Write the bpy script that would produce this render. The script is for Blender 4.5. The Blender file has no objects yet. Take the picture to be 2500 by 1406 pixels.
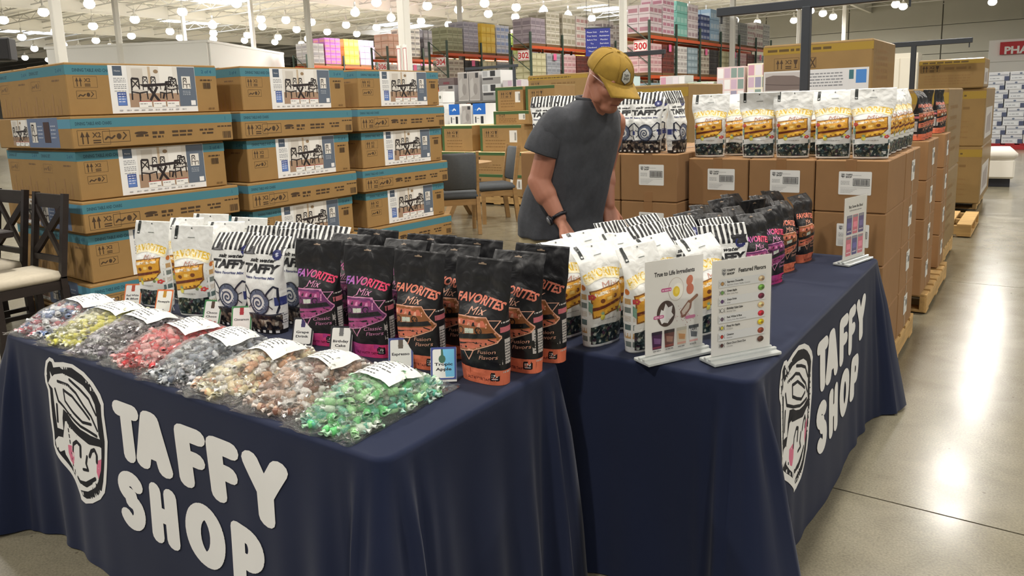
import bpy, bmesh, math, random, bisect
import numpy as np
from mathutils import Vector, Matrix, noise
random.seed(7)
PI=math.pi
S=bpy.context.scene
C=bpy.data.collections.new('place'); S.collection.children.link(C)

# ---------------------------------------------------------------- camera
def make_camera():
    pitch,roll,yaw=math.radians(9.846),math.radians(-1.936),math.radians(35.497)
    cp,sp=math.cos(pitch),math.sin(pitch)
    f=Vector((0,cp,-sp)); r=Vector((1,0,0)); u=Vector((0,sp,cp))
    c,s=math.cos(roll),math.sin(roll)
    R,U=c*r+s*u,-s*r+c*u
    Z=Matrix.Rotation(yaw,3,'Z')
    R,U,f=Z@R,Z@U,Z@f
    cam=bpy.data.cameras.new('camera'); o=bpy.data.objects.new('camera',cam); C.objects.link(o)
    m=Matrix((R,U,-f)).transposed().to_4x4(); m.translation=(0,0,1.5); o.matrix_world=m
    cam.sensor_width=36; cam.lens=36*1835/2500; cam.shift_y=-(703-576.8)/2500
    cam.clip_end=400; cam.clip_start=.05
    S.camera=o
make_camera()
w=bpy.data.worlds.new('world'); S.world=w; w.use_nodes=True
w.node_tree.nodes['Background'].inputs[0].default_value=(1.0,.98,.95,1)
w.node_tree.nodes['Background'].inputs[1].default_value=.2
S.view_settings.view_transform='Standard'; S.view_settings.look='None'
S.view_settings.gamma=1; S.view_settings.use_curve_mapping=False
S.view_settings.exposure=0.15
LAMP_POWER=80.0

# ---------------------------------------------------------------- materials
MATS={}
def lin(c):
    return tuple(((x/255)/12.92 if x/255<=.04045 else ((x/255+.055)/1.055)**2.4) for x in c)
def mat(name,col=(200,200,200),rough=.6,metal=0,var=.0,vs=8.,bump=0.,bs=60.,sheen=0,coat=0,emit=0,alpha=1,trans=0,vscale=(1,1,1),spec=.5):
    """plain surface: colour in sRGB bytes, optional noise variation and fine relief"""
    if name in MATS: return MATS[name]
    m=bpy.data.materials.new(name); m.use_nodes=True; nt=m.node_tree; b=nt.nodes['Principled BSDF']
    c=lin(col); b.inputs['Base Color'].default_value=(*c,1); b.inputs['Roughness'].default_value=rough
    b.inputs['Metallic'].default_value=metal; b.inputs['Specular IOR Level'].default_value=spec
    if sheen: b.inputs['Sheen Weight'].default_value=sheen
    if coat: b.inputs['Coat Weight'].default_value=coat; b.inputs['Coat Roughness'].default_value=.15
    if emit: b.inputs['Emission Color'].default_value=(*c,1); b.inputs['Emission Strength'].default_value=emit
    if alpha<1: b.inputs['Alpha'].default_value=alpha
    if trans: b.inputs['Transmission Weight'].default_value=trans; b.inputs['IOR'].default_value=1.45
    if var or bump:
        tc=nt.nodes.new('ShaderNodeTexCoord'); mp=nt.nodes.new('ShaderNodeMapping'); mp.inputs['Scale'].default_value=vscale
        nt.links.new(tc.outputs['Object'],mp.inputs[0])
    if var:
        n=nt.nodes.new('ShaderNodeTexNoise'); n.inputs['Scale'].default_value=vs; n.inputs['Detail'].default_value=5
        nt.links.new(mp.outputs[0],n.inputs['Vector'])
        mr=nt.nodes.new('ShaderNodeMapRange'); mr.inputs[1].default_value=.3; mr.inputs[2].default_value=.7
        mr.inputs[3].default_value=1-var; mr.inputs[4].default_value=1+var
        nt.links.new(n.outputs['Fac'],mr.inputs[0])
        mx=nt.nodes.new('ShaderNodeVectorMath'); mx.operation='SCALE'; mx.inputs[0].default_value=c
        nt.links.new(mr.outputs[0],mx.inputs['Scale']); nt.links.new(mx.outputs[0],b.inputs['Base Color'])
    if bump:
        n2=nt.nodes.new('ShaderNodeTexNoise'); n2.inputs['Scale'].default_value=bs; n2.inputs['Detail'].default_value=3
        nt.links.new(mp.outputs[0],n2.inputs['Vector'])
        bp=nt.nodes.new('ShaderNodeBump'); bp.inputs['Strength'].default_value=bump; bp.inputs['Distance'].default_value=.01
        nt.links.new(n2.outputs['Fac'],bp.inputs['Height']); nt.links.new(bp.outputs[0],b.inputs['Normal'])
    MATS[name]=m; return m
def ink(name,rough=.55,coat=0,crinkle=0):
    """printed ink: colour read from the mesh's own colour attribute"""
    if name in MATS: return MATS[name]
    m=bpy.data.materials.new(name); m.use_nodes=True; nt=m.node_tree; b=nt.nodes['Principled BSDF']
    a=nt.nodes.new('ShaderNodeVertexColor'); a.layer_name='Col'
    nt.links.new(a.outputs[0],b.inputs['Base Color']); b.inputs['Roughness'].default_value=rough
    if coat: b.inputs['Coat Weight'].default_value=coat
    if crinkle: add_crinkle(nt,b,crinkle)
    MATS[name]=m; return m
def add_crinkle(nt,b,amt,scale=28):
    tc=nt.nodes.new('ShaderNodeTexCoord'); n2=nt.nodes.new('ShaderNodeTexNoise')
    n2.inputs['Scale'].default_value=scale; n2.inputs['Detail'].default_value=2; n2.inputs['Distortion'].default_value=1.2
    nt.links.new(tc.outputs['Object'],n2.inputs['Vector'])
    bp=nt.nodes.new('ShaderNodeBump'); bp.inputs['Strength'].default_value=amt; bp.inputs['Distance'].default_value=.02
    nt.links.new(n2.outputs['Fac'],bp.inputs['Height']); nt.links.new(bp.outputs[0],b.inputs['Normal'])
def cells(name,stops,scale=60,rough=.3,crinkle=0,vscale=(1,1,1)):
    """mottled print of many small sweets: voronoi cells coloured by a ramp"""
    if name in MATS: return MATS[name]
    m=bpy.data.materials.new(name); m.use_nodes=True; nt=m.node_tree; b=nt.nodes['Principled BSDF']
    tc=nt.nodes.new('ShaderNodeTexCoord'); mp=nt.nodes.new('ShaderNodeMapping'); mp.inputs['Scale'].default_value=vscale
    nt.links.new(tc.outputs['Object'],mp.inputs[0])
    v=nt.nodes.new('ShaderNodeTexVoronoi'); v.inputs['Scale'].default_value=scale
    nz=nt.nodes.new('ShaderNodeTexNoise'); nz.inputs['Scale'].default_value=scale*.7
    nt.links.new(mp.outputs[0],nz.inputs['Vector'])
    mxv=nt.nodes.new('ShaderNodeMixRGB'); mxv.inputs[0].default_value=.02
    nt.links.new(mp.outputs[0],mxv.inputs[1]); nt.links.new(nz.outputs['Color'],mxv.inputs[2])
    nt.links.new(mxv.outputs[0],v.inputs['Vector'])
    sep=nt.nodes.new('ShaderNodeSeparateColor'); nt.links.new(v.outputs['Color'],sep.inputs[0])
    rp=nt.nodes.new('ShaderNodeValToRGB'); rp.color_ramp.interpolation='CONSTANT'
    e=rp.color_ramp.elements
    while len(e)<len(stops): e.new(.5)
    for i,c in enumerate(stops): e[i].position=i/len(stops); e[i].color=(*lin(c),1)
    nt.links.new(sep.outputs[0],rp.inputs[0])
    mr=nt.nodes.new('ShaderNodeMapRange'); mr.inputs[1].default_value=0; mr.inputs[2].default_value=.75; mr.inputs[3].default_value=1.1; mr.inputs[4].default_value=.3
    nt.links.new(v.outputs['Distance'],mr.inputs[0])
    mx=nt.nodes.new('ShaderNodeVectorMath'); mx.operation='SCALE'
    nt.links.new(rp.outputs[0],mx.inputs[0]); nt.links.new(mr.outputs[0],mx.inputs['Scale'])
    nt.links.new(mx.outputs[0],b.inputs['Base Color']); b.inputs['Roughness'].default_value=rough
    if crinkle: add_crinkle(nt,b,crinkle)
    MATS[name]=m; return m

# ---------------------------------------------------------------- mesh helpers
def link(o,parent=None):
    C.objects.link(o)
    if parent: o.parent=parent
    return o
def mesh_obj(name,verts,faces,mats,parent=None,loc=None,rotz=0,smooth=False,fm=None):
    me=bpy.data.meshes.new(name); me.from_pydata([tuple(v) for v in verts],[],[tuple(f) for f in faces]); me.update()
    if not isinstance(mats,(list,tuple)): mats=[mats]
    for m in mats: me.materials.append(m)
    if fm is not None: me.polygons.foreach_set('material_index',fm)
    if smooth: me.polygons.foreach_set('use_smooth',[True]*len(me.polygons))
    o=bpy.data.objects.new(name,me); link(o,parent)
    if loc is not None: o.location=loc
    o.rotation_euler.z=rotz
    return o
def bm_obj(name,bm,mats,parent=None,loc=None,rotz=0,smooth=False):
    me=bpy.data.meshes.new(name); bm.to_mesh(me); bm.free()
    if not isinstance(mats,(list,tuple)): mats=[mats]
    for m in mats: me.materials.append(m)
    if smooth: me.polygons.foreach_set('use_smooth',[True]*len(me.polygons))
    o=bpy.data.objects.new(name,me); link(o,parent)
    if loc is not None: o.location=loc
    o.rotation_euler.z=rotz
    return o
def empty(name,loc=(0,0,0),rotz=0):
    o=bpy.data.objects.new(name,None); o.empty_display_size=.05; link(o); o.location=loc; o.rotation_euler.z=rotz; return o
def tag(o,label,cat,group=None,kind=None):
    o['label']=label; o['category']=cat
    if group: o['group']=group
    if kind: o['kind']=kind
    return o
def struct(o): o['kind']='structure'; return o
def dup(o,loc=None,rotz=None,label=None,parent=None,group=None):
    c=o.copy(); C.objects.link(c); c.parent=parent
    for ch in o.children: dup(ch,parent=c)
    if loc is not None: c.location=loc
    if rotz is not None: c.rotation_euler.z=rotz
    if label: c['label']=label
    if group: c['group']=group
    return c
def add_box(bm,cx,cy,cz,sx,sy,sz,M=None,mi=0,bev=0):
    r=bmesh.ops.create_cube(bm,size=1)
    for v in r['verts']: v.co=Vector((cx+v.co.x*sx,cy+v.co.y*sy,cz+v.co.z*sz))
    if bev:
        ed={e for v in r['verts'] for e in v.link_edges}
        rr=bmesh.ops.bevel(bm,geom=list(ed),offset=bev,segments=1,affect='EDGES',profile=.5)
        vs={v for f in rr['faces'] for v in f.verts}|{v for v in r['verts'] if v.is_valid}
    else: vs=set(r['verts'])
    fs={f for v in vs for f in v.link_faces}
    for f in fs: f.material_index=mi
    if M is not None:
        for v in vs: v.co=M@v.co
    return vs
_boxes={}
def box(name,size,m,parent=None,loc=(0,0,0),rotz=0,bev=.004,base=True):
    """box mesh (shared between equal boxes), origin at its base centre (or centre)"""
    key=(tuple(round(s,4) for s in size),m.name,bev,base)
    if key in _boxes:
        o=bpy.data.objects.new(name,_boxes[key]); link(o,parent)
    else:
        bm=bmesh.new(); add_box(bm,0,0,size[2]/2 if base else 0,*size,bev=bev)
        o=bm_obj(name,bm,m,parent); _boxes[key]=o.data
    o.location=loc; o.rotation_euler.z=rotz
    return o
def tube_bm(bm,pts,r,n=8,mi=0,cap=True):
    pts=[Vector(p) for p in pts]; rings=[]
    rr=r if isinstance(r,(list,tuple)) else [r]*len(pts)
    up=Vector((0,0,1))
    for i,p in enumerate(pts):
        t=(pts[min(i+1,len(pts)-1)]-pts[max(i-1,0)]).normalized()
        a=t.cross(up if abs(t.z)<.95 else Vector((1,0,0))).normalized(); b=t.cross(a)
        rings.append([bm.verts.new(p+(a*math.cos(2*PI*k/n)+b*math.sin(2*PI*k/n))*rr[i]) for k in range(n)])
    for A,B in zip(rings,rings[1:]):
        for k in range(n):
            f=bm.faces.new((A[k],A[(k+1)%n],B[(k+1)%n],B[k])); f.material_index=mi
    if cap:
        for R_ in(rings[0][::-1],rings[-1]):
            f=bm.faces.new(R_); f.material_index=mi
def tube(name,pts,r,m,parent=None,n=8,smooth=True):
    bm=bmesh.new(); tube_bm(bm,pts,r,n); return bm_obj(name,bm,m,parent,smooth=smooth)
def bar_bm(bm,p,q,w,d,mi=0):
    """rectangular bar from p to q, w across, d deep"""
    p,q=Vector(p),Vector(q); t=(q-p); L=t.length; t.normalize()
    up=Vector((0,0,1)) if abs(t.z)<.95 else Vector((0,1,0))
    a=t.cross(up).normalized(); b=a.cross(t)
    M=Matrix((a,b,t)).transposed().to_4x4(); M.translation=(p+q)/2
    add_box(bm,0,0,0,w,d,L,M=M,mi=mi)
def bar(name,p,q,w,d,m,parent=None):
    bm=bmesh.new(); bar_bm(bm,p,q,w,d); return bm_obj(name,bm,m,parent)

# ---------------------------------------------------------------- flat print: shapes cut to a grid and laid on a surface
_glyph={}
def glyphs(s,shear=0,bold=0):
    k=(s,shear,bold)
    if k in _glyph: return _glyph[k]
    cu=bpy.data.curves.new('t','FONT'); cu.body=s; cu.shear=shear; cu.offset=bold; cu.resolution_u=2; cu.size=1
    o=bpy.data.objects.new('t',cu); me=bpy.data.meshes.new_from_object(o)
    V=[(v.co.x,v.co.y) for v in me.vertices]; F=[tuple(p.vertices) for p in me.polygons]
    bpy.data.objects.remove(o); bpy.data.curves.remove(cu); bpy.data.meshes.remove(me)
    xs=[v[0] for v in V] or [0,1]
    x0,x1=min(xs),max(xs)
    V=[(x-x0,y) for x,y in V]
    _glyph[k]=(V,F,x1-x0); return _glyph[k]
class Print:
    def __init__(s): s.sh=[]; s.T=None
    def _add(s,V,F,col,mi=0):
        if s.T: V=[s.T(x,y) for x,y in V]
        s.sh.append((V,F,col,mi))
    def poly(s,pts,col,mi=0): s._add(list(pts),[tuple(range(len(pts)))],col,mi)
    def rect(s,x0,y0,x1,y1,col,mi=0): s.poly([(x0,y0),(x1,y0),(x1,y1),(x0,y1)],col,mi)
    def rrect(s,x0,y0,x1,y1,r,col,mi=0):
        p=[]
        for cx,cy,a in((x1-r,y0+r,-90),(x1-r,y1-r,0),(x0+r,y1-r,90),(x0+r,y0+r,180)):
            for k in range(4):
                t=math.radians(a+k*30); p.append((cx+r*math.cos(t),cy+r*math.sin(t)))
        s.poly(p,col,mi)
    def ell(s,cx,cy,rx,ry,col,n=20,mi=0,rot=0):
        c,q=math.cos(rot),math.sin(rot)
        s.poly([(cx+rx*math.cos(2*PI*k/n)*c-ry*math.sin(2*PI*k/n)*q,cy+rx*math.cos(2*PI*k/n)*q+ry*math.sin(2*PI*k/n)*c) for k in range(n)],col,mi)
    def line(s,pts,wd,col,closed=False,caps=True,n=8):
        P=list(pts)+([pts[0]] if closed else [])
        for (x0,y0),(x1,y1) in zip(P,P[1:]):
            L=math.hypot(x1-x0,y1-y0) or 1e-9; nx,ny=-(y1-y0)/L*wd/2,(x1-x0)/L*wd/2
            s._add([(x0+nx,y0+ny),(x0-nx,y0-ny),(x1-nx,y1-ny),(x1+nx,y1+ny)],[(0,1,2,3)],col)
        if caps:
            for x,y in P:
                s._add([(x+wd/2*math.cos(2*PI*k/n),y+wd/2*math.sin(2*PI*k/n)) for k in range(n)],[tuple(range(n))],col)
    def text(s,t,x,y,h,col,align='l',shear=0,bold=0,wd=None,rot=0,arc=None):
        """h = cap height; wd = total width to fit; col may be a function of 0..1 along the text"""
        V,F,W=glyphs(t,shear,bold)
        if not V: return
        k=h/.72; kx=k if wd is None else wd/max(W,1e-6); w_=W*kx
        ox=x-(w_ if align=='r' else w_/2 if align=='c' else 0)
        c,q=math.cos(rot),math.sin(rot)
        out=[]
        for vx,vy in V:
            px,py=ox+vx*kx-x,vy*k
            if arc: # parabolic sag/raise over the width
                tt=(px/(w_/2)) if align=='c' else (px/w_*2-1)
                py+=arc*(1-tt*tt)
            out.append((x+px*c-py*q,y+px*q+py*c))
        s._add(out,F,col)
    def scribble(s,x,y,w_,h,col,seed=0,gap=.25,lead=None):
        """a line of print too small to read: word-like dashes"""
        r=random.Random(seed); cx=x
        while cx<x+w_-h*.5:
            L=min(h*r.uniform(1.2,4),x+w_-cx); s.rect(cx,y,cx+L,y+h,col); cx+=L+h*.7
    def build(s,name,mapf,mats,parent=None,grid=None,eps=.000008,sharedfrom=None):
        """mapf(x,y,h)->xyz ; later shapes lie a hair above earlier ones"""
        bm=bmesh.new(); lay=bm.faces.layers.int.new('sh')
        for i,(V,F,col,mi) in enumerate(s.sh):
            vs=[bm.verts.new((x,y,0)) for x,y in V]
            for f in F:
                try: ff=bm.faces.new([vs[k] for k in f])
                except ValueError: continue
                ff[lay]=i; ff.material_index=mi
        if grid:
            gx,gy=grid
            for ax,vals in((0,gx),(1,gy)):
                for g in vals:
                    co=(g,0,0) if ax==0 else (0,g,0); no=(1,0,0) if ax==0 else (0,1,0)
                    bmesh.ops.bisect_plane(bm,geom=bm.verts[:]+bm.edges[:]+bm.faces[:],plane_co=co,plane_no=no)
        bmesh.ops.triangulate(bm,faces=bm.faces[:])
        cl=bm.loops.layers.float_color.new('Col')
        n=len(s.sh)
        xs={}
        for f in bm.faces:
            i=f[lay]; col=s.sh[i][2]
            if callable(col):
                if i not in xs:
                    X=[v[0] for v in s.sh[i][0]]; xs[i]=(min(X),max(X)-min(X) or 1)
            for l in f.loops:
                c=col((l.vert.co.x-xs[i][0])/xs[i][1]) if callable(col) else col
                l[cl]=(*lin(c),1)
        bm.verts.index_update()
        seen=[None]*len(bm.verts)
        for f in bm.faces:
            for v in f.verts: seen[v.index]=f[lay]
        if grid:
            X=[v.co.x for v in bm.verts]; Y=[v.co.y for v in bm.verts]
            gx=sorted(set([min(X)-1e-6]+[g for g in grid[0] if min(X)<g<max(X)]+[max(X)+1e-6])); gy=sorted(set([min(Y)-1e-6]+[g for g in grid[1] if min(Y)<g<max(Y)]+[max(Y)+1e-6]))
            N0=[[Vector(mapf(a,b,0)) for b in gy] for a in gx]; N1=[[Vector(mapf(a,b,.001))-N0[i][j] for j,b in enumerate(gy)] for i,a in enumerate(gx)]
            for v in bm.verts:
                i=min(max(bisect.bisect_right(gx,v.co.x)-1,0),len(gx)-2); j=min(max(bisect.bisect_right(gy,v.co.y)-1,0),len(gy)-2)
                a=(v.co.x-gx[i])/(gx[i+1]-gx[i]); b=(v.co.y-gy[j])/(gy[j+1]-gy[j]); h=(.0003+eps*(seen[v.index] or 0))/.001
                w00,w10,w01,w11=(1-a)*(1-b),a*(1-b),(1-a)*b,a*b
                p=N0[i][j]*w00+N0[i+1][j]*w10+N0[i][j+1]*w01+N0[i+1][j+1]*w11
                d=N1[i][j]*w00+N1[i+1][j]*w10+N1[i][j+1]*w01+N1[i+1][j+1]*w11
                v.co=p+d*h
        else:
            for v in bm.verts: v.co=Vector(mapf(v.co.x,v.co.y,.0003+eps*(seen[v.index] or 0)))
        return bm_obj(name,bm,mats,parent)
def frange(a,b,n): return [a+(b-a)*(i+1)/(n+1) for i in range(n)]
# ================================================================ the hall
def floor_mat():
    m=bpy.data.materials.new('polished_concrete'); m.use_nodes=True; nt=m.node_tree; b=nt.nodes['Principled BSDF']
    tc=nt.nodes.new('ShaderNodeTexCoord')
    def nz(sc,det,lo,hi,a,c,dist=0):
        n=nt.nodes.new('ShaderNodeTexNoise'); n.inputs['Scale'].default_value=sc; n.inputs['Detail'].default_value=det; n.inputs['Distortion'].default_value=dist
        nt.links.new(tc.outputs['Object'],n.inputs['Vector'])
        r=nt.nodes.new('ShaderNodeMapRange'); r.inputs[1].default_value=lo; r.inputs[2].default_value=hi; r.inputs[3].default_value=a; r.inputs[4].default_value=c
        nt.links.new(n.outputs['Fac'],r.inputs[0]); return r.outputs[0]
    def mul(x,y):
        k=nt.nodes.new('ShaderNodeMath'); k.operation='MULTIPLY'; nt.links.new(x,k.inputs[0]); nt.links.new(y,k.inputs[1]); return k.outputs[0]
    v=mul(mul(nz(.5,4,.3,.7,.86,1.1),nz(6,6,.3,.7,.9,1.1,1)),nz(130,2,.3,.7,.82,1.18))
    sp=nt.nodes.new('ShaderNodeTexVoronoi'); sp.inputs['Scale'].default_value=9; nt.links.new(tc.outputs['Object'],sp.inputs['Vector'])
    r=nt.nodes.new('ShaderNodeMapRange'); r.inputs[1].default_value=.035; r.inputs[2].default_value=.06; r.inputs[3].default_value=.55; r.inputs[4].default_value=1
    nt.links.new(sp.outputs['Distance'],r.inputs[0]); v=mul(v,r.outputs[0])
    mx=nt.nodes.new('ShaderNodeVectorMath'); mx.operation='SCALE'; mx.inputs[0].default_value=lin((128,122,104))
    nt.links.new(v,mx.inputs['Scale']); nt.links.new(mx.outputs[0],b.inputs['Base Color'])
    nt.links.new(nz(3,4,.3,.7,.17,.23),b.inputs['Roughness'])
    b.inputs['Specular IOR Level'].default_value=.3
    return m
FM=floor_mat()
# slabs with recessed saw-cut joints between them (joints at Y=2.9, 6.8 ... as in the hall)
fl=struct(mesh_obj('floor',[(-130,-12,-.012),(25,-12,-.012),(25,72,-.012),(-130,72,-.012)],[(0,1,2,3)],mat('joint_dark',(40,37,32),.8)))
YJ=[-8.8,-4.9,-1.0,2.9,6.79,10.7,14.6,18.5,22.4,26.3,40,55,72]
XJ=[25,9.2,-9.55,-28.3,-60,-95,-130]
jw=.008
_sl=[]
for i in range(len(YJ)-1):
    for k in range(len(XJ)-1):
        x1,x0=XJ[k]-jw/2,XJ[k+1]+jw/2; y0,y1=YJ[i]+jw/2,YJ[i+1]-jw/2
        bm=bmesh.new(); add_box(bm,(x0+x1)/2,(y0+y1)/2,-.006,x1-x0,y1-y0,.012)
        bm_obj('slab',bm,FM,fl)
CEIL=9.0
cm=mat('roof_deck',(226,225,220),.9,var=.22,vs=1.1,vscale=(1,.25,1))
ce=struct(mesh_obj('ceiling',[(-130,-12,CEIL),(25,-12,CEIL),(25,72,CEIL),(-130,72,CEIL)],[(3,2,1,0)],cm))
wm=mat('white_steel',(226,224,216),.5)
jm=mat('joist_grey',(200,199,194),.6)
for y in np.arange(10,71,2.9):
    bm=bmesh.new(); add_box(bm,-52,y,CEIL-.18,150,.09,.1); add_box(bm,-52,y,CEIL-.62,150,.07,.07)
    # web bracing of the open joist, left loose every 1.2 m
    for x in np.arange(-60,8,2.0):
        bar_bm(bm,(x,y,CEIL-.2),(x+1.0,y,CEIL-.62),.03,.03); bar_bm(bm,(x+1.0,y,CEIL-.62),(x+2,y,CEIL-.2),.03,.03)
    bm_obj('roof_joist',bm,jm,ce)
for x in(-.5,-12.8,-25.1,-37.4,-50,-62,-75,-88):
    bm=bmesh.new(); add_box(bm,x,30,CEIL-.85,.22,84,.03); add_box(bm,x,30,CEIL-.45,.05,84,.8); add_box(bm,x,30,CEIL-.05,.22,84,.03)
    bm_obj('roof_girder',bm,wm,ce)
for x,y in((-33,34),(-45,30),(-26,43),(-56,36),(-70,30),(-30,56),(-48,52),(-18,50)):
    box('skylight',(2.4,4.6,.1),mat('skylight_glow',(235,242,255),.4,emit=5),ce,(x,y,CEIL-.11))
gw=mat('wall_grey',(168,166,154),.8,var=.05,vs=.3)
wb=struct(mesh_obj('wall_back',[(-130,71,0),(25,71,0),(25,71,CEIL),(-130,71,CEIL)],[(0,1,2,3)],mat('wall_joint',(120,118,108),.8)))
for i in range(14):
    for k in range(4):
        box('wall_panel',(6.92,.12,2.2),gw,wb,(-74+i*7,70.9,.02+k*2.24),bev=.01)
wl=struct(mesh_obj('wall_left',[(-128,-12,0),(-128,72,0),(-128,72,CEIL),(-128,-12,CEIL)],[(0,1,2,3)],mat('wall_far_white',(205,203,196),.8,var=.06,vs=.3)))
# white walled room standing inside the hall, far left
rm=empty('inner_room',(-36,19.5,0),math.radians(30)); rm['kind']='structure'
box('wall_front',(8,.15,4.9),mat('room_white',(240,240,236),.7),rm,(0,0,0))
box('wall_side',(.15,9,4.9),MATS['room_white'],rm,(-4,4.6,0))
box('wall_side',(.15,9,4.9),MATS['room_white'],rm,(4,4.6,0))
box('roof_slab',(8.2,9.2,.12),MATS['room_white'],rm,(0,4.5,4.9))
# ---- columns (position from bearing and distance)
def polar(px,dist,f=1890.):
    a=math.radians(-35.5)+math.atan((px-1250)/f)
    return dist*math.sin(a),dist*math.cos(a)
def column(px,dist,wd,n,plates=False):
    x,y=polar(px,dist)
    t=empty('column',(x,y,0)); t['kind']='structure'; t.name='trim_%d'%n
    box('shaft',(wd,wd,CEIL-.9),wm,t,(0,0,0),bev=.02)
    box('base_plate',(wd+.25,wd+.25,.03),mat('grey_steel',(120,120,118),.5),t)
    box('cap_plate',(wd+.2,wd+.2,.04),wm,t,(0,0,CEIL-.9))
    if plates:
        for sx in(-1,1):
            p=box('bay_sign',(.13,.02,.75),mat('sign_white',(236,236,232),.5),t,(sx*.1,-wd/2-.012,2.25))
            P=Print(); P.line([(-.05,-.3),(.05,-.3),(.05,.3),(-.05,.3)],.014,(180,60,60),closed=True)
            P.build('sign_border',lambda u,v,h:(u,-.0105-h,v+.375),ink('ink_matte'),p)
    return t
COLS=[(165,23,.22,0),(310,41,.22,0),(470,56,.22,0),(636,44,.2,0),(772,37,.22,0),(1005,18.6,.23,1),(1141,40,.21,0),(1538,28,.22,0),(1805,40,.23,0),(1967,52,.22,0),(2077,60,.22,0)]
for i,(px,d,wd,pl) in enumerate(COLS): column(px,d,wd,i+1,pl)

# ================================================================ pendant lamps
glow=mat('lamp_glow',(255,249,238),.4,emit=17)
def make_lamp():
    t=empty('pendant_lamp')
    bm=bmesh.new()
    prof=[(.06,.36),(.09,.31),(.17,.26),(.23,.18),(.235,.175),(.22,.18),(.16,.25),(.07,.30)]
    n=14; rings=[[bm.verts.new((r*math.cos(2*PI*k/n),r*math.sin(2*PI*k/n),z)) for k in range(n)] for r,z in prof]
    for A,B in zip(rings,rings[1:]):
        for k in range(n): bm.faces.new((A[k],A[(k+1)%n],B[(k+1)%n],B[k]))
    bm_obj('reflector',bm,mat('reflector_glass',(206,204,196),.3),t,smooth=True)
    bm=bmesh.new(); bmesh.ops.create_uvsphere(bm,u_segments=14,v_segments=8,radius=.27)
    for v in bm.verts: v.co.z=v.co.z*.85+.0
    bm_obj('globe',bm,glow,t,smooth=True)
    tube('ballast',[(0,0,.36),(0,0,.62)],.06,mat('lamp_housing',(190,188,182),.5),t,10)
    tube('stem',[(0,0,.6),(0,0,1.695)],.009,MATS['lamp_housing'],t,5)
    return t
LZ=7.3
def unproj(px,py,z):
    """floor-plan position of a point at height z seen at that place of the photograph"""
    pitch,roll,yaw=math.radians(9.846),math.radians(-1.936),math.radians(35.497)
    cp,sp=math.cos(pitch),math.sin(pitch); c,s=math.cos(roll),math.sin(roll)
    f=Vector((0,cp,-sp)); r=Vector((1,0,0)); u=Vector((0,sp,cp))
    Zm=Matrix.Rotation(yaw,3,'Z')
    d=Zm@((c*r+s*u)*((px-1250)/1835)+(-s*r+c*u)*(-(py-576.8)/1835)+f)
    t=(z-1.5)/d.z; return d.x*t,d.y*t
def lamp_light(t,power,name='lamp_light'):
    L=bpy.data.lights.new(name,'AREA'); L.shape='DISK'; L.size=.5; L.energy=power; L.color=(1,.955,.89)
    o=bpy.data.objects.new(name,L); link(o,t); o.location=(0,0,-.27)
lamp0=make_lamp()
tag(lamp0,'glowing glass pendant lamp hanging from the warehouse roof','lamp','pendant lamps under the roof')
VIS=[(106,27),(8,46),(218,7),(227,61),(135,75),(53,88),(234,96),(84,116),(155,107),(193,114),(222,125),(118,143),(61,138),(329,45),(321,85),(270,110),(415,74),(439,89),(445,26),(577,5),(519,59),(521,78),(521,92),(637,44),(640,62),(604,83),(597,96),(679,88),(671,100),(698,46),
(867,28),(919,3),(955,41),(845,58),(919,64),(724,69),(760,51),(799,75),(871,80),(751,92),(736,104),(989,72),(1043,12),(1028,49),(1120,21),(1095,57),(1183,5),(1192,31),(1260,15),(1258,39),(1215,68),(1327,24),(1387,35),(1445,42),(1419,60),(1468,67),(1371,54),(1315,45),(1586,5),(1635,14),(1682,24),(1723,32),(1761,40),(1761,58),(1795,47),(1849,52),(1951,14),(1978,24),(2009,30),(2034,38),(1938,47),(2187,8),(2205,13),(2423,2)]
first=True
for i,(px,py) in enumerate(VIS):
    x,y=unproj(px,py+3,LZ)
    d=math.hypot(x,y)
    if d>105: x*=105/d; y*=105/d
    z=LZ
    if y>68: x*=68/y; y=68
    o=lamp0 if first else dup(lamp0); first=False
    o.location=(x,y,z)
    if i%2==0: lamp_light(o,LAMP_POWER*2.2)
# the lamps over and behind the stand (out of the picture, same grid), then unseen ones added to brighten the dark far left
for x,y in[(x,y) for x in(-1.2,-8.2,-15.2,-22.2,5.8) for y in(-3.4,3.6,10.6,17.6,24.6,31.6) if not(x<-20 and y>20)]+[(-30,3.6),(-30,14),(-42,3.6),(-42,14),(-56,6),(-74,6),(-94,6)]:
    o=dup(lamp0,(x,y,LZ)); lamp_light(o,LAMP_POWER)

# ================================================================ pallets, racks, loads
wood=mat('pallet_wood',(196,160,104),.8,var=.18,vs=5,vscale=(1,6,6))
def make_pallet(name='wooden_pallet',L=1.22,W=1.02,m=wood):
    """deck boards run along local Y (W), stringers along X (L)"""
    t=empty(name)
    for k in range(7): box('deck_board',(.13,W,.018),m,t,(-L/2+.065+k*(L-.13)/6,0,.122),bev=.002)
    for k in range(3): box('stringer',(L,.045,.092),m,t,(0,-W/2+.0225+k*(W-.045)/2,.03),bev=.002)
    for k in range(3): box('bottom_board',(.13,W,.018),m,t,(-L/2+.065+k*(L-.13)/2,0,.012-.0),bev=.002)
    return t
PALLET=None
def pallet(loc,rotz,label,group=None):
    global PALLET
    if PALLET is None: PALLET=make_pallet(); o=PALLET
    else: o=dup(PALLET)
    o.location=(loc[0],loc[1],loc[2]-.003); o.rotation_euler.z=rotz
    o['label']=label; o['category']='pallet'
    if 'group' in o: del o['group']
    if group: o['group']=group
    return o
NW={'300':'three hundred','302':'three hundred two','304':'three hundred four','306':'three hundred six','308':'three hundred eight'}
green=mat('rack_green',(58,78,66),.5); orange=mat('rack_orange',(214,86,34),.5)
RED=(196,36,44)
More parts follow.
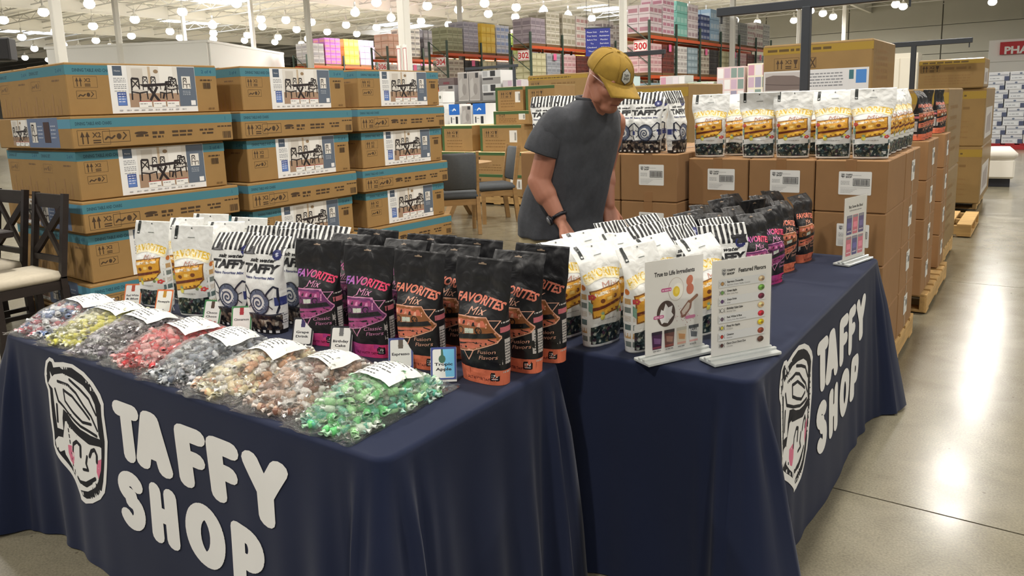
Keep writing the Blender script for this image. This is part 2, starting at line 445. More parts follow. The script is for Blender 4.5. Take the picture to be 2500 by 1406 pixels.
def rack(x0,y0,nb,num,levels=(1.0,2.55,4.15),bw=2.75,dep=1.15):
    t=empty('pallet_rack',(x0,y0,0))
    tag(t,'tall green and orange pallet rack marked number %s'%NW[num],'rack')
    for b in range(nb+1):
        for sx in(0,-dep): 
            box('upright',(.09,.09,4.75),green,t,(sx,b*bw,0),bev=.006)
        if b<2:
            for k in range(5):
                z=.3+k*.9
                bar('brace',(0,b*bw,z),(-dep,b*bw,z+.85),.03,.03,green,t)
    for b in range(nb):
        for z in levels:
            for sx in(0,-dep): box('beam',(.05,bw-.1,.13),orange,t,(sx,b*bw+bw/2,z-.13),bev=.006)
    p=box('number_sign',(.62,.02,.46),mat('sign_white',(236,236,232),.5),t,(-.35,-.07,3.5))
    P=Print(); P.text(num,0,-.13,.27,RED,align='c',bold=.03); P.line([(-.28,-.2),(.28,-.2),(.28,.2),(-.28,.2)],.02,RED,closed=True)
    P.build('sign_print',lambda u,v,h:(u,-.0105-h,v+.23),ink('ink_matte'),p)
    return t
def shade(c,k): return tuple(max(0,min(255,int(x*k))) for x in c)
CART={}
def carton_mat(col):
    k='carton_%d_%d_%d'%col
    return mat(k,col,.6)
_ld={}
def load(x,y,z,col,nm,label,group,ny=3,nz=4,w=(1.0,1.15,1.25),alt=None,wrap=True):
    """pallet load: every carton of the two faces that show is a piece of its own"""
    key=(col,alt,ny,nz,w)
    if key in _ld:
        t=dup(_ld[key],(x,y,z),label=label,group=group); return t
    t=empty('pallet_load',(x,y,z)); tag(t,label,'pallet load',group)
    box('pallet_base',(w[0],w[1],.12),mat('old_wood',(120,92,62),.8),t)
    cx,cy,cz=w[0]/2,w[1]/ny,(w[2]-.12)/nz
    al=alt or shade(col,.55); al=tuple(int(a*.55+b*.45) for a,b in zip(al,col))
    r=random.Random(hash(key)&0xffff)
    for i in range(2):
        for j in range(ny):
            for k in range(nz):
                if i==0 and j>0 and k<nz-1 and j<ny-1: continue
                o=box('carton',(cx-.012,cy-.012,cz-.01),carton_mat(col),t,(-w[0]/2+cx*(i+.5),-w[1]/2+cy*(j+.5),.12+cz*k),bev=.006)
                if i==1: box('carton_front',(.006,cy*.78,cz*.42),carton_mat(al),o,(cx/2-.004,0,cz*.2),bev=0)
                if j==0: box('carton_end',(cx*.78,.006,cz*.42),carton_mat(al),o,(0,-cy/2+.004,cz*.2),bev=0)
    _ld[key]=t; return t
rows=[(-13.5,29,6,'300'),(-19.3,29,5,'302'),(-24.2,29,5,'304'),(-28.2,29,5,'306'),(-34.5,29,4,'308')]
TOP={'300':[((214,200,204),(150,70,90)),((222,206,212),(160,70,100)),((126,188,176),(190,222,214)),((220,210,212),(150,120,130)),((70,84,130),(220,222,226)),((150,180,206),(214,222,228)),((214,214,212),(150,150,152)),((222,222,220),(170,170,170)),((150,152,150),(100,104,104)),((224,218,214),(150,96,100)),((226,220,214),(140,90,96)),((200,200,196),(120,120,120)),((220,216,210),(130,120,110))],
'302':[((164,152,160),(112,100,112)),((206,200,184),(132,124,100)),((204,198,182),(132,124,100)),((220,212,204),(170,100,100)),((216,216,212),(120,180,214)),((216,210,206),(96,80,90)),((204,200,196),(140,120,110)),((206,170,120),(226,200,150))],
'304':[((170,170,140),(110,112,84)),((190,186,200),(126,124,146)),((236,196,60),(250,226,120)),((214,220,236),(90,124,200)),((196,220,110),(230,240,170)),((170,160,176),(120,110,130)),((206,200,190),(150,140,130))],
'306':[((226,178,156),(240,214,200)),((232,232,228),(70,70,76)),((80,76,82),(150,146,150)),((222,220,218),(90,90,94)),((170,190,150),(210,220,190)),((190,170,150),(230,220,210))],
'308':[((170,166,164),(110,108,112)),((190,110,190),(226,150,90)),((240,190,70),(250,220,130)),((176,160,190),(210,200,216)),((200,196,190),(120,120,116)),((220,150,130),(240,210,190))]}
LOW=[((206,196,180),(110,92,80)),((176,180,186),(120,126,134)),((222,218,214),(150,140,140)),((70,66,66),(40,38,40)),((222,190,190),(180,110,120)),((150,170,180),(200,214,220)),((196,190,150),(230,226,190)),((120,60,52),(70,40,36))]
cname={'300':'three hundred'}
def cword(c):
    r,g,b=c
    mx,mn=max(c),min(c)
    if mx-mn<22: return 'white' if mx>200 else 'grey' if mx>110 else 'black'
    if r>=g>b: return 'yellow' if g>180 and b<120 else 'tan' if r<215 or r-g<40 else 'peach'
    if g>=r and g>=b: return 'green'
    if b>=r and b>=g: return 'blue' if g>r else 'lilac'
    return 'pink'
for x0,y0,nb,num in rows:
    rack(x0,y0,nb,num)
    L=TOP[num]; num_=num; num=NW[num]
    for i in range(nb*2):
        yy=y0+(i//2)*2.75+(.735,2.015)[i%2]
        a,b=L[i%len(L)]
        load(x0-.55,yy,4.15,a,'', 'shrink-wrapped pallet load of %s cartons on the top beam of rack %s'%(cword(a),num),'top loads of rack '+num,3,(3,4,5,4,3)[(i*7)%5],(1.02,1.18,random.Random(i*7+3).choice((1.25,1.45,1.6))),b)
        a,b=LOW[(i*3+int(num_))%len(LOW)]
        load(x0-.55,yy,2.55,a,'','pallet load of %s cartons on the lower beam of rack %s'%(cword(a),num),'lower loads of rack '+num,3,4,(1.02,1.18,1.3),b)
        if i%2==0:
            a,b=LOW[(i*5+1+int(num_))%len(LOW)]
            load(x0-.55,yy,1.0,a,'','pallet load of %s cartons on the bottom beam of rack %s'%(cword(a),num),'bottom loads of rack '+num,3,4,(1.02,1.18,1.25),b)
        if i%3==1:
            tg=box('price_tag',(.012,.26,.3),mat('tag_pink',(240,110,160),.6),None,(x0+.035,yy,3.55)); tag(tg,'bright pink price sheet on a load of rack '+num,'tag','pink price sheets on rack '+num)
# ================================================================ the stand: two clothed tables
T=.735
def navy_mat():
    m=mat('navy_cloth',(27,35,60),.88,var=.06,vs=3,bump=.06,bs=900,sheen=.10,spec=.2); return m
navy=navy_mat(); navyprint=(14,17,29)
class Cloth:
    def __init__(s,x0,x1,y0,y1,r=.045,rr=.014,L=.72,seed=0,cf=(1,1,1,1)):
        s.x0,s.x1,s.y0,s.y1,s.r,s.rr,s.L,s.seed=x0,x1,y0,y1,r,rr,L,seed; s.cf=cf
        s.W,s.D=x1-x0-2*r,y1-y0-2*r; s.arc=PI/2*r
        s.per=2*(s.W+s.D)+4*s.arc
    def outline(s,t):
        """point and outward normal; t from the front side's left end, counter-clockwise seen from above"""
        t%=s.per; r=s.r
        segs=((s.W,(s.x0+r,s.y0),(1,0),(0,-1)),(s.arc,(s.x1-r,s.y0+r),-90,None),(s.D,(s.x1,s.y0+r),(0,1),(1,0)),(s.arc,(s.x1-r,s.y1-r),0,None),
              (s.W,(s.x1-r,s.y1),(-1,0),(0,1)),(s.arc,(s.x0+r,s.y1-r),90,None),(s.D,(s.x0,s.y1-r),(0,-1),(-1,0)),(s.arc,(s.x0+r,s.y0+r),180,None))
        for L,p,d,n in segs:
            if t<=L:
                if n is None:
                    a=math.radians(d)+t/r; nn=(math.cos(a),math.sin(a)); return (p[0]+r*nn[0],p[1]+r*nn[1]),nn
                return (p[0]+d[0]*t,p[1]+d[1]*t),n
            t-=L
        return (s.x0+r,s.y0),(0,-1)
    def corners(s):
        a=s.arc; return [s.W+a/2,s.W+a+s.D+a/2,2*s.W+2*a+s.D+a/2,s.per-a/2]
    def pt(s,t,d,h=0):
        (x,y),n=s.outline(t); rr=s.rr
        if d<rr*PI/2:
            a=d/rr; off=rr*math.sin(a)-rr; z=T-rr+rr*math.cos(a)
            return (x+n[0]*(off+h*math.sin(a)),y+n[1]*(off+h*math.sin(a)),z+h*math.cos(a))
        e=d-rr*PI/2; off=0
        for c,cf in zip(s.corners(),s.cf):
            dc=(t-c+s.per/2)%s.per-s.per/2
            g=cf*math.exp(-(dc/.09)**2)
            off+=e*(.17*g+.035*math.exp(-(dc/.26)**2)*math.cos(dc*34+s.seed))
            off+=e*.022*math.exp(-(dc/.4)**2)*math.sin(abs(dc)*40)
        for c in s.corners():
            dc=(t-c+s.per/2)%s.per-s.per/2
            off+=.022*min(1,e*5)*math.exp(-(dc/.10)**2)*math.cos(dc*95+.6)
        off+=e*(.026+.012*math.sin(t*7.3+s.seed*2)+.02*noise.noise(Vector((t*2.1,e*1.5,s.seed))))
        off+=.006*noise.noise(Vector((t*5,e*3,7+s.seed)))*min(1,e*8)
        sl=min(.6,max(0,off)/max(e,1e-4))
        z=T-rr-e*math.sqrt(1-sl*sl)
        if z<.006: off+=(.006-z)*.35; z=.006
        return (x+n[0]*(off+h),y+n[1]*(off+h),z)
    def build(s,name,label):
        n=int(s.per/.013); ds=[s.rr*PI/2*k/4 for k in range(5)]+[s.rr*PI/2+(s.L)*k/34 for k in range(1,35)]
        V=[];F=[]
        for d in ds:
            for i in range(n): V.append(s.pt(s.per*i/n,d))
        m=len(ds)
        for j in range(m-1):
            for i in range(n): F.append((j*n+i,j*n+(i+1)%n,(j+1)*n+(i+1)%n,(j+1)*n+i)[::-1])
        F.append(tuple(range(n)))
        o=mesh_obj(name,V,F,navy,smooth=True)
        tag(o,label,'tablecloth'); return o
def folding_table(x0,x1,y0,y1,label):
    t=empty('folding_table',((x0+x1)/2,(y0+y1)/2,0)); tag(t,label,'table')
    g=mat('table_grey',(150,150,148),.6)
    box('tabletop',(x1-x0-.05,y1-y0-.05,.04),g,t,(0,0,T-.045))
    for sx in(-1,1):
        for sy in(-1,1): tube('leg',[(sx*((x1-x0)/2-.2),sy*((y1-y0)/2-.12),0),(sx*((x1-x0)/2-.2),sy*((y1-y0)/2-.12),T-.05)],.015,MATS['table_grey'],t)
CL=Cloth(-3.10,-1.145,1.085,1.845,seed=1.3,cf=(1,.25,1,1.4)); CR=Cloth(-1.37,-.605,1.955,3.83,seed=4.1,cf=(1,1.15,.3,.1))
cl_l=CL.build('tablecloth','navy tablecloth printed with shop name, laid with clear sweet bags')
cl_r=CR.build('tablecloth','navy tablecloth printed with shop name, carrying the upright paper signs')
folding_table(-3.10,-1.145,1.085,1.86,'folding table under the navy cloth with clear sweet bags')
folding_table(-1.37,-.605,1.955,3.83,'folding table under the navy cloth with upright paper signs')
# lettering: heavy rounded capitals made of strokes, in letter units (height 1)
def arc_pts(cx,cy,rx,ry,a0,a1,n=14): return [(cx+rx*math.cos(math.radians(a0+(a1-a0)*k/n)),cy+ry*math.sin(math.radians(a0+(a1-a0)*k/n))) for k in range(n+1)]
def letters():
    w=.17; v=.125
    return {'T':[[(w,1-v),(.80-w,1-v)],[(.40,1-v),(.40,v)]],
     'A':[[(w,v),(.38,1-v),(.48,1-v),(.86-w,v)],[(.27,.34),(.6,.34)]],
     'F':[[(w,v),(w,1-v),(.70-w,1-v)],[(w,.5),(.64-w,.5)]],
     'Y':[[(w,1-v),(.44,.48),(.88-w,1-v)],[(.44,.48),(.44,v)]],
     'S':[arc_pts(.37,.735,.205,.14,25,270,12)+arc_pts(.37,.31,.205,.185,90,-150,12)],
     'H':[[(w,v),(w,1-v)],[(.76-w,v),(.76-w,1-v)],[(w,.5),(.76-w,.5)]],
     'O':[arc_pts(.44,.5,.275,.375,0,360,24)],
     'P':[[(w,v),(w,1-v),(.38,1-v)]+arc_pts(.40,.675,.19,.20,85,-85,10)+[(.3,.475),(w,.475)]]}
LT=letters()
WHITE=(236,236,234)
def put_letter(P,ch,x,z,sx,sz,col=WHITE):
    for st in LT[ch]:
        # stroke in letter units -> squashed to place
        q=1.36; sub=Print(); sub.line([(a/q,b) for a,b in st],.25,col,n=12)
        for V,F,c,mi in sub.sh: P._add([(x+a*q*sx,z+b*sz) for a,b in V],F,c)
LOGO=dict(
 outer=[(180,130),(185,85),(205,62),(228,75),(238,95),(290,95),(350,110),(420,160),(480,225),(530,300),(555,360),(560,430),(575,520),(588,600),(588,660),(590,760),(590,860),(585,920),(560,960),(510,985),(470,985),(435,960),(425,930),(390,870),(350,800),(300,720),(270,670),(250,620),(243,540),(225,440),(215,350),(205,270),(185,220),(178,170)],
 inner=[(193,130),(197,100),(208,85),(222,95),(232,128),(290,122),(345,132),(410,180),(465,240),(512,312),(538,370),(545,440),(558,520),(570,600),(572,660),(573,760),(572,850),(566,905),(545,935),(508,955),(475,955),(450,938),(440,915),(405,855),(365,790),(315,710),(285,662),(262,615),(255,535),(240,440),(228,350),(218,265),(198,215),(192,170)],
 hair=[(205,225),(218,190),(212,150),(228,185),(240,172),(290,165),(350,195),(420,245),(470,305),(500,365),(515,440),(530,555),(540,585),(480,560),(420,520),(370,470),(330,420),(298,392),(295,450),(302,525),(272,508),(258,420),(244,330),(234,260)],
 face=[(310,470),(330,470),(370,520),(430,570),(480,605),(530,625),(550,640),(553,700),(550,780),(540,850),(520,890),(480,910),(430,900),(400,860),(380,790),(350,740),(320,680),(302,600),(305,530)],
 ear=[(263,585),(280,562),(300,570),(318,600),(318,650),(295,660),(272,625)],
 cheek1=[(330,620),(360,625),(380,670),(380,720),(370,748),(350,720),(335,670)],cheek2=[(525,720),(553,710),(553,780),(542,835),(527,790)])
LL=dict(h1=[(260,215),(330,240),(380,290),(430,370),(480,440),(522,530)],h2=[(335,205),(400,265),(460,330),(510,430)],h3=[(248,262),(270,340),(330,410),(420,500),(520,565)],h4=[(300,270),(312,340),(370,410),(430,475),(482,490)],h5=[(300,270),(360,310),(430,400),(470,455)],h6=[(262,360),(272,470)],
 e1=[(370,655),(374,612),(400,595),(424,622),(428,690)],e2=[(480,692),(490,657),(508,650),(524,686),(526,730)],no=[(465,690),(462,735),(476,778),(448,770)],mo=[(410,822),(430,848),(470,860),(522,832)],mo2=[(445,856),(470,872),(500,852)],br=[(330,470),(400,535),(470,598),(545,615)])
def logo_norm(p):
    """photo measurements turned upright: 0..1 across and up"""
    a,b=p; px,py=a/2.575,860+b/2.575
    pitch,roll,yaw=math.radians(9.846),math.radians(-1.936),math.radians(35.497)
    cp,sp=math.cos(pitch),math.sin(pitch); c,s=math.cos(roll),math.sin(roll)
    f=Vector((0,cp,-sp)); r=Vector((1,0,0)); u=Vector((0,sp,cp))
    d=Matrix.Rotation(yaw,3,'Z')@((c*r+s*u)*((px-1250)/1835)+(-s*r+c*u)*(-(py-576.8)/1835)+f)
    k=1.03/d.y; return ((d.x*k+2.781)/.386,(1.5+d.z*k-.226)/.48)
def draw_logo(P,x,z,sx,sz,white=WHITE,dark=navyprint,pink=(222,120,150),simple=False):
    N=lambda pts:[(x+u*sx,z+v*sz) for u,v in map(logo_norm,pts)]
    P.poly(N(LOGO['outer']),white); P.poly(N(LOGO['inner']),dark)
    for k in('ear','face','hair'): P.poly(N(LOGO[k]),white)
    if not simple:
        P.poly(N(LOGO['cheek1']),pink); P.poly(N(LOGO['cheek2']),pink)
        for k,pts in LL.items(): P.line(N(pts),sx*(.05 if k=='br' else .035 if k in('mo','mo2','e1','e2') else .028),dark,n=6)
    else:
        for k in('h1','h3','e1','e2','mo'): P.line(N(LL[k]),sx*.06,dark,n=5)
def cloth_print(cloth,parent,lx,mapside):
    P=Print()
    draw_logo(P,lx,.226,.386,.48)
    r1=[('T',.461,.150),('A',.572,.196),('F',.80,.148),('F',.955,.148),('Y',1.12,.187)]
    r2=[('S',.452,.14),('H',.626,.136),('O',.806,.193),('P',1.032,.148)]
    wd={'T':.8,'A':.86,'F':.68,'Y':.88,'S':.74,'H':.72,'O':.88,'P':.72}
    for ch,dx,w_ in r1: put_letter(P,ch,lx+dx,.449,w_/wd[ch],.195)
    for ch,dx,w_ in r2: put_letter(P,ch,lx+dx,.222,w_/wd[ch],.195)
    xs=frange(lx-.02,lx+1.36,96); zs=frange(.2,.72,24)
    o=P.build('shop_name_print',mapside,[ink('ink_cloth',.75)],parent,grid=(xs,zs),eps=.000006)
    o['label']='white shop lettering and boy face emblem'
    return o
def zdrop(z): return T-z+.006
cloth_print(CL,cl_l,-2.781,lambda x,z,h:CL.pt(x-CL.x0-CL.r,zdrop(z)*1.0,h+.0016))
cloth_print(CR,cl_r,2.19,lambda y,z,h:CR.pt(CR.W+CR.arc+(y-CR.y0-CR.r),zdrop(z),h+.0016))

# ================================================================ stand-up pouches of taffy
KW=.088   # half the printed width of a pouch front
class Pouch:
    H=.345
    def __init__(s,bend=25,twist=0,seed=0,fold=.262,lean=0):
        s.seed=seed; s.N=[]
        n=60; y=z=0; s.sp=[]
        for i in range(n+1):
            v=s.H*i/n
            k=min(1,max(0,(v-fold)/.045)); phi=math.radians(bend)*(k*k*(3-2*k))
            s.sp.append((v,y,z,phi)); y+=math.sin(phi)*s.H/n; z+=math.cos(phi)*s.H/n
        s.twist=twist
    def ab(s,v):
        t=v/s.H; sm=lambda a,b:(lambda k:k*k*(3-2*k))(min(1,max(0,(t-a)/(b-a))))
        b=.034+.009*math.sin(min(1,t/.5)*PI/2); b=b*(1-sm(.46,.80))+.0028*sm(.46,.80)
        a=.073+.004*sm(0,.2)+.017*sm(.52,.8)-.001*sm(.95,1)
        n=2.6*(1-sm(.45,.8))+2.2*sm(.45,.8)
        return a,b,n
    def frame(s,v):
        x=max(0,min(1,v/s.H))*60; i=min(59,int(x)); k=x-i
        p,q=s.sp[i],s.sp[i+1]; return p[1]+(q[1]-p[1])*k,p[2]+(q[2]-p[2])*k,p[3]+(q[3]-p[3])*k
    def wob(s,x,v):
        q=min(1,v/.03)
        return q*(.0065*noise.noise(Vector((x*20,v*14,s.seed)))+.003*noise.noise(Vector((x*55,v*45,s.seed+5))))
    def P(s,x,yy,v):
        """x across, yy towards the front, at height v along the bag"""
        sy,sz,ph=s.frame(v)
        tw=s.twist*max(0,(v/s.H-.55))
        x2=x; yy2=yy+x*tw
        return (x2,sy-yy2*math.cos(ph),sz+yy2*math.sin(ph))
    def front(s,x,v,h=0):
        a,b,n=s.ab(v); u=max(-.999,min(.999,x/KW)); xx=a*u
        d=b*(1-abs(u)**n)**(1/n); d+=s.wob(xx,v)*(1-abs(u)**6)*min(1,d/max(b*.6,1e-5))
        return s.P(xx,d+h+.0007,v)
    def back(s,x,v,h=0):
        a,b,n=s.ab(v); u=max(-.999,min(.999,x/KW)); d=b*(1-abs(u)**n)**(1/n); return s.P(a*u,-d-h,v)
    def side(s,yy,v,sgn,h=0):
        a,b,n=s.ab(v); w_=max(-.97,min(.97,yy/.04)); x=a*(1-abs(w_)**n)**(1/n); return s.P(sgn*(x+h),b*w_,v)
    def mesh(s,name,mats,parent,header=None):
        nu,nv=84,62; V=[];F=[]
        for j in range(nv+1):
            v=s.H*j/nv; a,b,n=s.ab(v)
            for i in range(nu):
                th=2*PI*i/nu; c,q=math.cos(th),math.sin(th)
                r=1/((abs(c))**n+(abs(q))**n)**(1/n); u=c*r; x=a*u; d=b*q*r
                if d>0: d+=s.wob(x,v)*(1-abs(u)**6)*min(1,d/max(b*.6,1e-5))
                V.append(s.P(x,d,v))
        for j in range(nv):
            for i in range(nu): F.append((j*nu+i,(j+1)*nu+i,(j+1)*nu+(i+1)%nu,j*nu+(i+1)%nu))
        F.append(tuple(range(nu))); F.append(tuple(range(nv*nu,(nv+1)*nu))[::-1])
        o=mesh_obj(name,V,F,mats,parent,smooth=True); return o
def foil(name,col,rough=.38,crk=.2):
    if name in MATS: return MATS[name]
    m=mat(name,col,rough); b=m.node_tree.nodes['Principled BSDF']; add_crinkle(m.node_tree,b,crk,22); return m
black=foil('pouch_black',(26,26,29),.42); white=foil('pouch_white',(232,233,230),.45,.2)
inkb=ink('ink_pouch',.42,crinkle=.18)
candy_c=cells('sweets_mixed',[(60,84,86),(24,40,44),(120,140,140),(40,60,60),(190,196,186),(90,60,80),(30,50,52),(150,150,120)],95,.35,.2)
candy_d=cells('sweets_brown',[(40,32,34),(120,104,92),(24,22,28),(206,196,180),(70,56,52),(30,30,44),(150,130,112)],80,.35,.2)
GX=frange(-KW,KW,31); GV=frange(0,Pouch.H,44)
def lerp(a,b,k): return tuple(a[i]+(b[i]-a[i])*k for i in range(3))
def print_cassette(P,dark,mid,light,gold,title,sub,band,titlecol):
    K=.068; X=lambda u:u*K
    blk=(20,20,23)
    P.rect(-K,0,K,.043,band); 
    P.text('SALT WATER TAFFY',X(.02),.010,.0085,(70,18,30),align='c',bold=.02,wd=.075)
    P.rrect(X(.52),.012,X(.86),.036,.004,blk); P.text('170',X(.69),.0225,.008,(236,230,226),align='c',bold=.03); P.rect(X(.58),.016,X(.80),.019,(200,190,190))
    # title
    P.text('FAVORITES',0,.237,.026,titlecol,align='c',shear=.2,bold=.035,wd=.128,rot=-.13,arc=.008)
    P.text('Mix',X(-.38),.212,.024,light,align='l',shear=.45,wd=.052,rot=.05); P.line([(X(-.5),.207),(X(-.30),.216)],.0015,light)
    # triangles
    P.line([(X(.38),.200),(X(.92),.200),(X(.70),.168)],.0022,light,closed=True)
    P.line([(X(-.72),.118),(X(-.36),.068),(X(.02),.118)],.0030,light)
    # cassette: top face, dark band, front face
    top=[(X(-.98),.196),(X(.40),.205),(X(.78),.163),(X(-.98),.139)]
    P.poly([(X(-1),.204),(X(.44),.210),(X(.98),.150),(X(.86),.132),(X(-.1),.100),(X(-1),.088)],light)
    P.poly([(X(-1),.201),(X(.43),.207),(X(.94),.149),(X(.83),.134),(X(-.1),.103),(X(-1),.091)],gold)
    P.poly([(X(-.95),.194),(X(.34),.199),(X(.48),.180),(X(-.95),.174)],mid)
    for k in range(5): P.poly([(X(-.85+k*.24),.178),(X(-.70+k*.24),.179),(X(-.72+k*.24),.192),(X(-.80+k*.24),.190)],blk if k%2 else light)
    P.ell(X(-.70),.158,.010,.012,blk,14); P.ell(X(-.70),.158,.007,.009,gold,12)
    P.ell(X(.16),.166,.010,.012,blk,14); P.ell(X(.16),.166,.007,.009,gold,12)
    P.poly([(X(-.50),.150),(X(-.04),.157),(X(-.04),.172),(X(-.50),.167)],(206,214,200)); P.line([(X(-.28),.152),(X(-.28),.171)],.0012,blk)
    P.poly([(X(-1),.142),(X(.70),.164),(X(.84),.150),(X(-1),.127)],blk)
    P.poly([(X(-1),.124),(X(.82),.146),(X(.84),.136),(X(-.1),.106),(X(-1),.095)],mid)
    P.poly([(X(-.9),.117),(X(.2),.131),(X(.3),.127),(X(.0),.122),(X(-.1),.125),(X(-.6),.116),(X(-.9),.109)],blk)
    for u,v in((-.72,.104),(-.45,.108),(.22,.120),(.45,.128)): P.ell(X(u),v,.003,.0035,blk,10)
    P.line([(X(.56),.142),(X(.76),.136)],.0035,blk)
    P.text(title,X(.05),.092,.013,light,align='l',shear=.35,wd=.052,rot=.14); P.text('Flavors',X(.10),.074,.013,light,align='l',shear=.35,wd=.052,rot=.14)
def side_panel(po,parent,sgn,cols,base):
    P=Print()
    r=random.Random(3)
    P.rect(-.026,.06,.026,.13,cols[0]); 
    for k in range(7): P.scribble(-.022,.068+k*.008,.044,.0028,cols[1],k)
    P.rect(-.022,.15,.022,.165,cols[2]); P.scribble(-.02,.175,.04,.004,cols[0],8); P.scribble(-.02,.035,.04,.005,cols[0],9)
    return P.build('side_print',lambda y,v,h:po.side(y,v,sgn,h),[inkb],parent,grid=([-.02,-.01,0,.01,.02],frange(.03,.2,9)))
def header_bits(P,kind):
    K=.068
    if kind=='dark':
        P.rect(-.009,.326,.009,.3295,(150,130,110)); P.ell(0,.3295,.004,.003,(150,130,110),8)
        for k in range(5): P.ell(-.05+.024*k,.262+(k%2)*.006,.0012,.0012,(190,190,190),6)
def make_pouch(kind,bend,twist,seed):
    """kinds: fusion, classic, mix, stripe"""
    po=Pouch(bend,twist,seed,fold=.268 if kind in('fusion','classic') else .250)
    P=Print(); K=.068; sq=.89 if kind in('fusion','classic') else .95 if kind=='mix' else 1
    P.T=lambda x,y:(x*KW/.068,y if y<.043 or y>.28 else .043+(y-.043)*sq)
    name={'fusion':'taffy_pouch','classic':'taffy_pouch','mix':'taffy_pouch','stripe':'taffy_pouch'}[kind]
    t=empty(name)
    if kind in('fusion','classic'):
        po.mesh('bag',[black],t)
        if kind=='fusion': print_cassette(P,(30,20,18),(214,118,92),(236,176,150),(150,92,52),'Fusion','',(226,120,88),(240,140,116))
        else: print_cassette(P,(30,20,18),(168,72,128),(222,150,190),(112,50,104),'Classic','',lambda k:lerp((168,72,150),(226,62,112),k),lambda k:lerp((166,120,220),(246,80,120),min(1,k*1.6)))
        header_bits(P,'dark')
        P.build('front_print',po.front,[inkb],t,grid=(GX,GV),eps=.00002)
        for sg in(-1,1): side_panel(po,t,sg,((196,190,186),(60,60,60),(200,110,120)),None)
        B=Print(); B.rect(-.04,0,.04,.043,(226,120,88) if kind=='fusion' else (190,66,140))
        for sg in(-1,1): B.build('side_band',lambda y,v,h,sg=sg:po.side(y,v,sg,h),[inkb],t,grid=(frange(-.04,.04,9),[.02]))
        B=Print(); B.T=P.T; B.rect(-K,0,K,.043,(226,120,88) if kind=='fusion' else (190,66,140)); B.build('back_band',po.back,[inkb],t,grid=(GX,[.02]))
    elif kind=='mix':
        po.mesh('bag',[white],t)
        X=lambda u:u*K
        Y1,Y2=(240,204,84),(206,146,40)
        P.poly([(X(-.98),.215),(X(-.98),.250),(X(-.5),.262),(X(0),.266),(X(.5),.262),(X(.98),.248),(X(.98),.212),(X(.5),.228),(X(0),.233),(X(-.5),.229)],(250,240,206))
        P.text('FAVORITES',0,.224,.027,(236,196,66),align='c',bold=.03,wd=.130,arc=.016)
        P.text('Mix',X(-.3),.197,.024,(196,150,138),align='l',shear=.35,wd=.058,rot=.1)
        # golden tape
        P.poly([(X(-.92),.196),(X(.80),.214),(X(.86),.150),(X(.50),.118),(X(-.86),.100)],(132,84,26))
        P.poly([(X(-.88),.192),(X(.76),.209),(X(.81),.152),(X(.46),.123),(X(-.82),.105)],(222,162,52))
        P.poly([(X(-.74),.176),(X(.62),.190),(X(.62),.200),(X(-.74),.188)],(240,226,200)); P.text('RETRO',X(-.05),.1835,.008,(90,60,40),align='c',wd=.05,rot=.09)
        P.ell(X(-.42),.160,.008,.008,(120,66,30),12); P.ell(X(.34),.170,.008,.008,(120,66,30),12); P.rect(X(-.2),.160,X(.12),.172,(244,206,120))
        P.poly([(X(-.86),.138),(X(.80),.160),(X(.80),.150),(X(-.86),.126)],(108,46,26))
        P.poly([(X(-.3),.128),(X(.66),.144),(X(.66),.134),(X(.4),.124),(X(-.3),.112)],(236,180,60))
        for u in(-.15,.1,.35): P.rect(X(u),.119+.012*u,X(u+.12),.125+.012*u,(120,60,26))
        P.ell(X(-.42),.103,.0085,.011,(222,212,92),12)
        for k in range(5): P.poly([(X(-.42)-.003,.112),(X(-.42)+.003,.112),(X(-.42)+(k-2)*.005,.127-abs(k-2)*.003)],(130,168,140))
        for k in range(5): P.ell(X(-.95)+.006+.006*math.cos(k*1.256),.176+.006*math.sin(k*1.256),.0042,.0042,(196,66,72),8)
        P.poly([(X(-.98),.165),(X(-.84),.150),(X(-.86),.118),(X(-.96),.128)],(120,160,142))
        for k in range(5): P.ell(X(.80)+.006*math.cos(k*1.256),.112+.006*math.sin(k*1.256),.004,.004,(206,70,66),8)
        P.ell(X(.66),.122,.006,.006,(226,214,80),10); P.ell(X(.52),.114,.005,.006,(120,140,90),10)
        P.scribble(X(-.5),.092,.06,.0028,(170,170,168),4)
        P.poly([(X(-.92),.010),(X(.92),.010),(X(.92),.078),(X(.3),.073),(X(-.4),.076),(X(-.92),.070)],(40,60,60),1)
        P.text('RETRO TAFFY',X(-.25),.020,.0075,(28,34,34),align='c',wd=.06); P.rrect(X(.56),.020,X(.86),.040,.002,(60,72,72)); P.rect(X(.60),.023,X(.82),.037,(210,214,212)); P.text('170',X(.71),.026,.007,(40,50,50),align='c')
        P.rect(X(-.80),.292,X(-.66),.3435,(30,36,34)); P.ell(X(-.73),.299,.0035,.0038,(226,228,226),10)
        P.rect(-.002,.331,.002,.336,(70,74,72)); P.rect(-.010,.297,.012,.2995,(120,126,122))
        P.build('front_print',po.front,[inkb,candy_c],t,grid=(GX,GV),eps=.00002)
        for sg in(-1,1):
            B=Print(); r=random.Random(5)
            for k in range(6): B.rect(-.024,.02+k*.028,.024,.038+k*.028,((120,130,126),(196,160,110),(90,110,110),(206,200,190))[k%4])
            B.ell(0,.20,.012,.010,(206,120,60),12)
            B.build('side_print',lambda y,v,h,sg=sg:po.side(y,v,sg,h),[inkb],t,grid=([-.02,-.01,0,.01,.02],frange(.01,.22,9)))
    else:
        po.mesh('bag',[white],t)
        X=lambda u:u*K; nv=(34,38,58); blk=(24,24,28)
        n=9
        for k in range(n): P.poly([(X(-1+2*k/n),.272),(X(-1+2*(k+.52)/n),.272),(X(-1+2*(k+.52)/n),Pouch.H-.001),(X(-1+2*k/n),Pouch.H-.001)],blk)
        for k in range(12):
            a=k*PI/6; P.ell(X(.66)+.011*math.cos(a),.272+.013*math.sin(a),.005,.005,(44,50,110),7)
